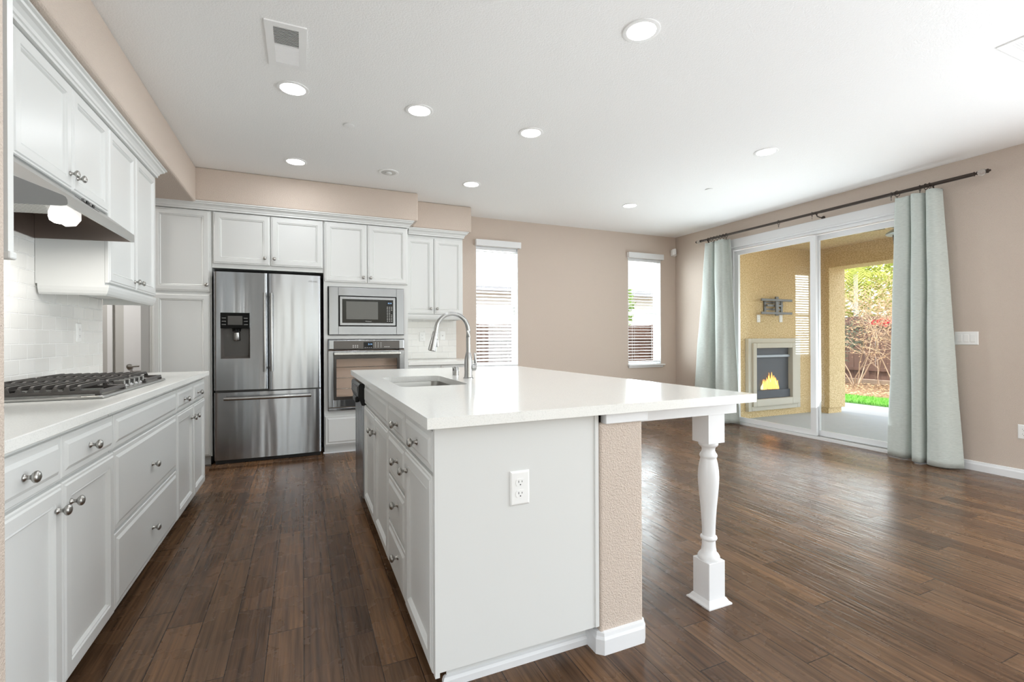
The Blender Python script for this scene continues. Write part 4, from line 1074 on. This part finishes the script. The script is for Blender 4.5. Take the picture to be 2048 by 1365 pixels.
# curtains
def spline(P, n):
    out = []
    m = len(P) - 1
    for k in range(n + 1):
        t = k / n * m; i = min(int(t), m - 1); f = t - i
        p0, p1, p2, p3 = (Vector(P[max(0, min(m, i + d))]) for d in (-1, 0, 1, 2))
        out.append(.5 * ((2 * p1) + (p2 - p0) * f + (2 * p0 - 5 * p1 + 4 * p2 - p3) * f * f + (3 * p1 - p0 - 3 * p2 + p3) * f ** 3))
    return out
def curtain(label, top, bot, zt, zb, ny=150, nz=44):
    mb = MB(); bm = mb.bm; g = {}
    A, B = spline(top, ny), spline(bot, ny)
    for j in range(nz + 1):
        tz = j / nz; k = tz ** .95
        for i in range(ny + 1):
            y, x = A[i] * (1 - k) + B[i] * k
            x += .003 * math.sin(11 * tz + 7 * y) + .002 * math.sin(23 * tz + 31 * y); y += .003 * math.sin(6 * tz + 19 * y)
            z = zt + (zb - zt) * tz + (.006 * math.sin(40 * y) * (1 - tz))
            g[i, j] = bm.verts.new((min(x, XR - .03), y, z))
    for j in range(nz):
        for i in range(ny): bm.faces.new((g[i, j], g[i + 1, j], g[i + 1, j + 1], g[i, j + 1]))
    o = part('curtain', mb, cloth, None, 80)
    md = o.modifiers.new('thick', 'SOLIDIFY'); md.thickness = .004
    return tag(o, label, 'curtain')
curtain('sage grey curtain hanging at the right side of the patio door',
        [(2.705, 5.27), (2.68, 5.228), (2.63, 5.222), (2.592, 5.24), (2.578, 5.285), (2.562, 5.232), (2.53, 5.212), (2.48, 5.222), (2.452, 5.285), (2.435, 5.222), (2.40, 5.195), (2.36, 5.21), (2.338, 5.27)],
        [(2.80, 5.31), (2.77, 5.262), (2.70, 5.25), (2.63, 5.252), (2.588, 5.31), (2.565, 5.24), (2.53, 5.18), (2.47, 5.188), (2.442, 5.30), (2.42, 5.19), (2.36, 5.15), (2.28, 5.175), (2.205, 5.29)], RZ - .055, .012)
curtain('sage grey curtain hanging at the far left side of the patio door',
        [(5.06, 5.27), (5.04, 5.225), (4.97, 5.215), (4.93, 5.235), (4.918, 5.29), (4.90, 5.28), (4.885, 5.225), (4.82, 5.205), (4.745, 5.225), (4.715, 5.29), (4.69, 5.28), (4.65, 5.26)],
        [(5.33, 5.25), (5.25, 5.19), (5.10, 5.17), (5.00, 5.20), (4.96, 5.30), (4.88, 5.31), (4.85, 5.22), (4.78, 5.16), (4.69, 5.18), (4.655, 5.28), (4.60, 5.32), (4.54, 5.30)], RZ - .055, .012)
area('ceiling_lamp', (-2.2, 5.0, H - .012), (0, 0, -1), .14, .14, 34, (1, .975, .94), 'DISK')  # unseen lamp added to brighten the dark hall
# ------------------------------------------------------------------ patio
GZ = -.05
struct('ground_patio', MB().box(XR + .15, 8.12, -2.5, 5.10, GZ - .1, GZ), concrete)
struct('ground_walk', MB().box(8.12, 9.25, -3.0, 12, GZ - .12, GZ - .005), walk_m)
PY = 5.09
struct('wall_patio', MB().box(XR + .15, 7.62, PY + .002, PY + .25, GZ, 2.9), stucco)
struct('column_patio', MB().box(7.62, 8.02, PY - .25, PY + .16, GZ + .09, 2.9, .01, 2), stucco)
struct('trim_4', MB().box(7.66, 7.98, PY - .21, PY + .13, GZ, GZ + .09), stucco)
struct('beam_patio', MB().box(7.62, 8.02, -2.6, PY - .25, 2.262, 2.9), stucco)
struct('ceiling_patio', MB().box(XR + .15, 7.62, -2.6, PY, 2.57, 2.75), stucco)
struct('roof_house', MB().box(-3.6, 8.35, -4.2, 6.2, 2.92, 3.1), roof_m)  # unseen roof slab, added to keep direct sun out of the rooms
# outdoor fireplace
fp = thing('outdoor_fireplace', 'pale stone framed gas fireplace burning on the patio wall', 'fireplace', (6.62, PY, 0))
def frame_panel(x0, x1, z0, z1, ix0, ix1, iz0, iz1, y, d, m):
    return m.box(x0, ix0, y - d, y, z0, z1, .006, 2).box(ix1, x1, y - d, y, z0, z1, .006, 2).box(ix0, ix1, y - d, y, z0, iz0, .006, 2).box(ix0, ix1, y - d, y, iz1, z1, .006, 2)
sm = MB(); frame_panel(6.06, 7.21, .06, 1.15, 6.13, 7.14, .13, 1.08, PY, .06, sm); frame_panel(6.13, 7.14, .13, 1.08, 6.20, 6.99, .235, 1.005, PY, .09, sm)
part('surround', sm, limestone, fp)
fb = part('firebox', MB().box(6.20, 6.99, PY - .012, PY - .002, .235, 1.005), firebox_m, fp)
part('top_louver', MB().box(6.21, 6.98, PY - .05, PY - .02, .86, .90, .004, 1), mat('louver_steel', rgb(150, 160, 170), 0.35, 0.6), fb)
part('bottom_panel', MB().box(6.21, 6.98, PY - .045, PY - .013, .24, .36), firebox_m, fb)
def flames(n, m, sc, name):
    mb = MB()
    for k in range(n):
        cx = 6.56 + random.uniform(-.19, .19); hh = (.28 - abs(cx - 6.56) * .75) * random.uniform(.7, 1.1) * sc; w_ = random.uniform(.016, .03) * sc
        y0 = PY - .03 + random.uniform(-.006, .012); ph = random.uniform(0, 6)
        prev = None
        pts = []; rr = []
        for j in range(8):
            t_ = j / 7
            pts.append((cx + .02 * math.sin(ph + 3 * t_) * t_ - (cx - 6.56) * .15 * t_, y0, .372 + hh * t_)); rr.append(max(.0008, w_ * (1 - t_) ** .7 * (.55 + 1.2 * t_ * (1 - t_)) + .0005))
        mb.tube(pts, rr, 6)
    return part(name, mb, m, fb, True)
flames(20, fire_m, 1.0, 'flame'); flames(10, fire_hot, .72, 'flame_core')
# tv mount
tv = thing('tv_mount', 'grey metal television wall mount above the outdoor fireplace', 'bracket', (6.65, PY, 1.63))
part('wall_plate', MB().box(6.45, 6.49, PY - .02, PY - .001, 1.56, 1.74).box(6.82, 6.86, PY - .02, PY - .001, 1.56, 1.74).box(6.45, 6.86, PY - .015, PY - .001, 1.69, 1.715).box(6.45, 6.86, PY - .015, PY - .001, 1.585, 1.61), bracket_m, tv)
part('arm', MB().box(6.48, 6.66, PY - .05, PY - .03, 1.64, 1.67).box(6.68, 6.83, PY - .05, PY - .03, 1.64, 1.67), bracket_m, tv)
part('center_post', MB().box(6.635, 6.70, PY - .075, PY - .05, 1.50, 1.79, .004, 1), bracket_m, tv)
for z in (1.735, 1.535): part('rail', MB().box(6.30, 6.98, PY - .095, PY - .075, z - .018, z + .018, .003, 1), bracket_m, tv)
outlet('outdoor_outlet', 'white outlet under the left end of the television mount', (6.345, PY, 1.455), (1, 0, 0), (0, -1, 0))
outlet('outdoor_outlet', 'white blank cover under the right end of the television mount', (6.84, PY, 1.46), (1, 0, 0), (0, -1, 0), ('rocker',))
# patio ceiling fan with lantern
cfx, cfy = 6.2, 3.10
cf = thing('ceiling_fan', 'patio ceiling fan with zinc motor and amber lantern light', 'fan', (cfx, cfy, 2.57))
part('motor', MB().lathe([(-.0, .03), (.02, .03), (.03, .11), (.08, .135), (.12, .14), (.14, .14), (.16, .10)], (cfx, cfy, 2.57), (0, 0, -1), 24).lathe([(.16, .06), (.19, .12), (.22, .165), (.235, .17), (.245, .16)], (cfx, cfy, 2.57), (0, 0, -1), 24), lantern_m, cf, 40)
part('shade', MB().lathe([(.245, .085), (.38, .075), (.39, .04)], (cfx, cfy, 2.57), (0, 0, -1), 24), amber, cf, True)
cg = MB()
for k in range(6):
    a = 2 * PI * k / 6
    cg.tube([(cfx + .10 * math.cos(a), cfy + .10 * math.sin(a), 2.33), (cfx + .088 * math.cos(a), cfy + .088 * math.sin(a), 2.185)], .006, 6)
for z, r_ in ((2.29, .098), (2.235, .094), (2.183, .09)): cg.tube([(cfx + r_ * math.cos(2 * PI * k / 24), cfy + r_ * math.sin(2 * PI * k / 24), z) for k in range(24)], .006, 6, True)
part('cage', cg, fan_m, cf, True)
for k in range(5):
    a = math.radians(108 + 72 * k); dx, dy = math.cos(a), math.sin(a)
    def P_(r_, w_, z): return (cfx + dx * r_ - dy * w_, cfy + dy * r_ + dx * w_, z)
    part('blade', MB().prism([P_(.18, -.045, 2.418), P_(.62, -.065, 2.412), P_(.66, -.03, 2.412), P_(.66, .03, 2.424), P_(.62, .065, 2.426), P_(.18, .045, 2.424)], (0, 0, .007)).prism([P_(.10, -.015, 2.425), P_(.22, -.02, 2.425), P_(.22, .02, 2.428), P_(.10, .015, 2.428)], (0, 0, .01)), fan_m, cf)

# ------------------------------------------------------------------ garden
def blades(n, x0, x1, y0, y1, z, hgt, w_):
    mb = MB(); bm = mb.bm
    for _ in range(n):
        x, y = random.uniform(x0, x1), random.uniform(y0, y1); a = random.uniform(0, 2 * PI); hh = hgt * random.uniform(.6, 1.3)
        dx, dy = math.cos(a) * w_, math.sin(a) * w_; l = random.uniform(-.02, .02)
        bm.faces.new([bm.verts.new(q) for q in ((x - dx, y - dy, z), (x + dx, y + dy, z), (x + l, y + l, z + hh))])
    return mb
struct('ground_garden', MB().box(9.25, 22, -4, 20, -.3, GZ - .02), mulch_m)
tag(part('lawn', blades(9000, 9.26, 10.55, 3.6, 8.2, GZ - .02, .055, .006).box(9.26, 10.55, 3.4, 8.4, GZ - .03, GZ + .0), grass_m), 'strip of short green lawn beyond the patio', 'grass', kind='stuff')
def leaf_cloud(n, c, r, size, flat=.0):
    mb = MB(); bm = mb.bm
    for _ in range(n):
        while True:
            p_ = Vector((random.uniform(-1, 1), random.uniform(-1, 1), random.uniform(-1, 1)))
            if .15 < p_.length < 1: break
        o = Vector((c[0] + p_.x * r[0], c[1] + p_.y * r[1], c[2] + p_.z * r[2]))
        q = Vector((random.gauss(0, 1), random.gauss(0, 1), random.gauss(0, .6))).normalized(); s_ = q.orthogonal().normalized()
        s_.rotate(Matrix.Rotation(random.uniform(0, 6.28), 3, q)); k = size * random.uniform(.6, 1.4)
        bm.faces.new([bm.verts.new(v) for v in (o - q * k, o + s_ * k * .42, o + q * k, o - s_ * k * .42)])
    return mb
litter_m = mat('leaf_litter', rgb(190, 158, 120), 0.9)
lm = MB()
for _ in range(2600):
    x, y = random.uniform(10.5, 14.2), random.uniform(4.2, 9.5); a = random.uniform(0, 6.28); k = random.uniform(.015, .04)
    z = GZ + .01 + random.uniform(0, .03)
    lm.face([(x + k * math.cos(a), y + k * math.sin(a), z), (x + k * .5 * math.cos(a + 1.6), y + k * .5 * math.sin(a + 1.6), z + .01), (x - k * math.cos(a), y - k * math.sin(a), z + .004), (x - k * .5 * math.cos(a + 1.6), y - k * .5 * math.sin(a + 1.6), z)])
tag(part('leaf_litter', lm, litter_m), 'dry fallen leaves scattered on the mulch beyond the lawn', 'leaves', kind='stuff')
tag(part('wood_edging', MB().box(13.3, 13.42, 4, 10, -.07, .07, .01, 1), edging_m), 'weathered timber edging at the foot of the garden fence', 'edging')
def fence(label, axis, at, a0, a1, z1, slat=.14):
    t = thing('wood_fence', label, 'fence', (at, (a0 + a1) / 2, 0) if axis == 'x' else ((a0 + a1) / 2, at, 0))
    mb = MB(); a = a0
    while a < a1:
        j = random.uniform(-.008, .008)
        if axis == 'x': mb.box(at + j, at + .022 + j, a, a + slat - .008, -.06, z1 + j)
        else: mb.box(a, a + slat - .008, at + j, at + .022 + j, -.06, z1 + j)
        a += slat
    part('board_panel', mb, brown_fence, t)
    for z in (.25, z1 - .25):
        if axis == 'x': part('rail', MB().box(at - .045, at - .01, a0, a1, z - .04, z + .04), brown_fence, t)
        else: part('rail', MB().box(a0, a1, at - .045, at - .01, z - .04, z + .04), brown_fence, t)
    a = a0
    while a < a1 + .1:
        if axis == 'x': part('post', MB().box(at - .09, at - .01, a - .04, a + .04, -.06, z1 + .03), brown_fence, t)
        else: part('post', MB().box(a - .04, a + .04, at - .09, at - .01, -.06, z1 + .03), brown_fence, t)
        a += 2.4
    return t
fence('brown board fence behind the bare garden shrubs', 'x', 14.6, 3.4, 12.0, 1.75)
fence('dark brown fence seen through the back window blinds', 'y', 7.9, -.5, 9.1, 1.42)
struct('ground_side', MB().box(-3.4, 9.25, 6.2, 13.4, -.3, -.06), mulch_m)
def branchy(c, n_main, hgt, spread, rad, depth, seed):
    rnd = random.Random(seed); mb = MB(); tips = []
    def grow(p_, d, L, r_, k):
        pts = [p_]; q = p_.copy(); dd = d.copy()
        for _ in range(4):
            dd = (dd + Vector((rnd.gauss(0, .16), rnd.gauss(0, .16), rnd.gauss(0.03, .1)))).normalized()
            q = q + dd * L / 4; pts.append(q.copy())
        mb.tube(pts, [r_ * (1 - .12 * i) for i in range(5)], 4)
        tips.append(q)
        if k > 0:
            for _ in range(rnd.choice((2, 3, 3))):
                at = pts[rnd.choice((2, 3, 4))]
                nd = (dd + Vector((rnd.gauss(0, .65), rnd.gauss(0, .65), rnd.gauss(.1, .4)))).normalized()
                grow(at.copy(), nd, L * rnd.uniform(.55, .85), r_ * .58, k - 1)
    for i in range(n_main):
        a = 2 * PI * i / n_main + rnd.uniform(-.3, .3)
        grow(Vector(c) + Vector((.05 * math.cos(a), .05 * math.sin(a), 0)), Vector((spread * math.cos(a), spread * math.sin(a), 1)).normalized(), hgt * rnd.uniform(.38, .5), rad, depth)
    return mb, tips
def shrub(label, c, n_main, hgt, spread, rad, depth, seed, leaves, lm_, lsize, name='garden_shrub', cat='shrub', bark_m=bark):
    t = thing(name, label, cat, c)
    mb, tips = branchy(c, n_main, hgt, spread, rad, depth, seed)
    part('branches', mb, bark_m, t)
    lb = MB(); bm = lb.bm; rnd = random.Random(seed + 1)
    for _ in range(leaves):
        o = rnd.choice(tips) + Vector((rnd.gauss(0, .13), rnd.gauss(0, .13), rnd.gauss(0, .13)))
        q = Vector((rnd.gauss(0, 1), rnd.gauss(0, 1), rnd.gauss(0, .7))).normalized(); s_ = q.orthogonal().normalized(); k = lsize * rnd.uniform(.6, 1.5)
        bm.faces.new([bm.verts.new(v) for v in (o - q * k, o + s_ * k * .4, o + q * k, o - s_ * k * .4)])
    part('leaves', lb, lm_, t)
    return t
shrub('bare twiggy tan shrub in the middle of the garden view', (12.4, 7.25, -.05), 6, 2.6, .34, .016, 4, 11, 2600, leaf_t, .026)
shrub('bare pale shrub next to the right curtain edge', (12.1, 6.2, -.05), 5, 2.5, .32, .014, 4, 23, 2000, leaf_t, .025)
shrub('dark leaved shrub low beside the patio column', (13.0, 8.45, -.05), 6, 2.0, .5, .014, 3, 5, 2200, leaf_d, .05)
rd = thing('red_shrub', 'red flowering twig between the bare shrubs', 'plant', (12.9, 7.0, 0))
mb, tips = branchy((12.9, 7.0, -.05), 2, 2.1, .10, .010, 1, 77)
part('branches', mb, bark, rd)
part('red_leaves', leaf_cloud(60, (12.9, 6.93, 1.52), (.1, .30, .10), .055), leaf_r, rd)
def tree(label, c, h0, crown_c, crown_r, n, lm_, size, tm=trunk_m):
    t = thing('garden_tree', label, 'tree', c)
    part('trunk', MB().cyl(c, (c[0], c[1], h0), .09, 10, .06), tm, t)
    part('crown', leaf_cloud(n, crown_c, crown_r, size), lm_, t)
    return t
tree('yellow green tree rising behind the garden fence', (18.6, 10.4, -.1), 3.0, (18.6, 10.4, 3.4), (1.6, 2.2, 1.9), 2600, leaf_y, .14)
tree('green leafy tree behind the fence next to the right curtain', (17.4, 6.9, -.1), 3.2, (17.4, 6.9, 3.6), (1.4, 1.5, 1.6), 2200, leaf_g, .13)
pt = thing('palm_tree', 'palm tree with long green fronds and pale trunk beyond the fence', 'palm', (15.6, 9.1, -.1))
part('trunk', MB().tube([(15.6, 9.1, -.1), (15.62, 9.1, 1.5), (15.6, 9.1, 3.1)], [.09, .07, .065], 10), trunk_m, pt)
pm = MB()
for k in range(26):
    a = 2 * PI * k / 26 * 2.618 + random.uniform(-.2, .2); el = random.uniform(.1, 1.1); L = random.uniform(1.3, 1.9)
    prev = Vector((15.6, 9.1, 3.1)); d_ = Vector((math.cos(a) * math.cos(el), math.sin(a) * math.cos(el), math.sin(el)))
    for j in range(14):
        d_ = (d_ + Vector((0, 0, -.13))).normalized(); nx = prev + d_ * L / 14
        sd = d_.cross(Vector((0, 0, 1))).normalized(); ll = .42 * math.sin(PI * (j + 1.2) / 16)
        for s_ in (1, -1):
            tip = prev + sd * s_ * ll + d_ * ll * .5 - Vector((0, 0, ll * .5))
            pm.face([prev, prev + d_ * .03, tip])
        prev = nx
part('fronds', pm, leaf_y, pt)
# neighbour's house and tree seen through the back windows
nh = thing('neighbour_house', 'white neighbouring house seen through the window blinds', 'house', (4, 13, 0))
part('siding', MB().box(-2, 12, 12, 16, -.1, 2.55), siding_m, nh)
part('roof', MB().prism([(-2.5, 11.5, 2.5), (-2.5, 14, 3.5), (-2.5, 16.5, 2.5)], (15, 0, 0)), roof_m, nh)
part('fascia', MB().box(-2.5, 12.5, 11.42, 11.5, 2.40, 2.56), roof_m, nh)
tree('small light green tree in front of the neighbouring house', (7.55, 10.4, -.1), 1.4, (7.55, 10.4, 2.0), (.55, .5, .8), 900, leaf_g, .08)
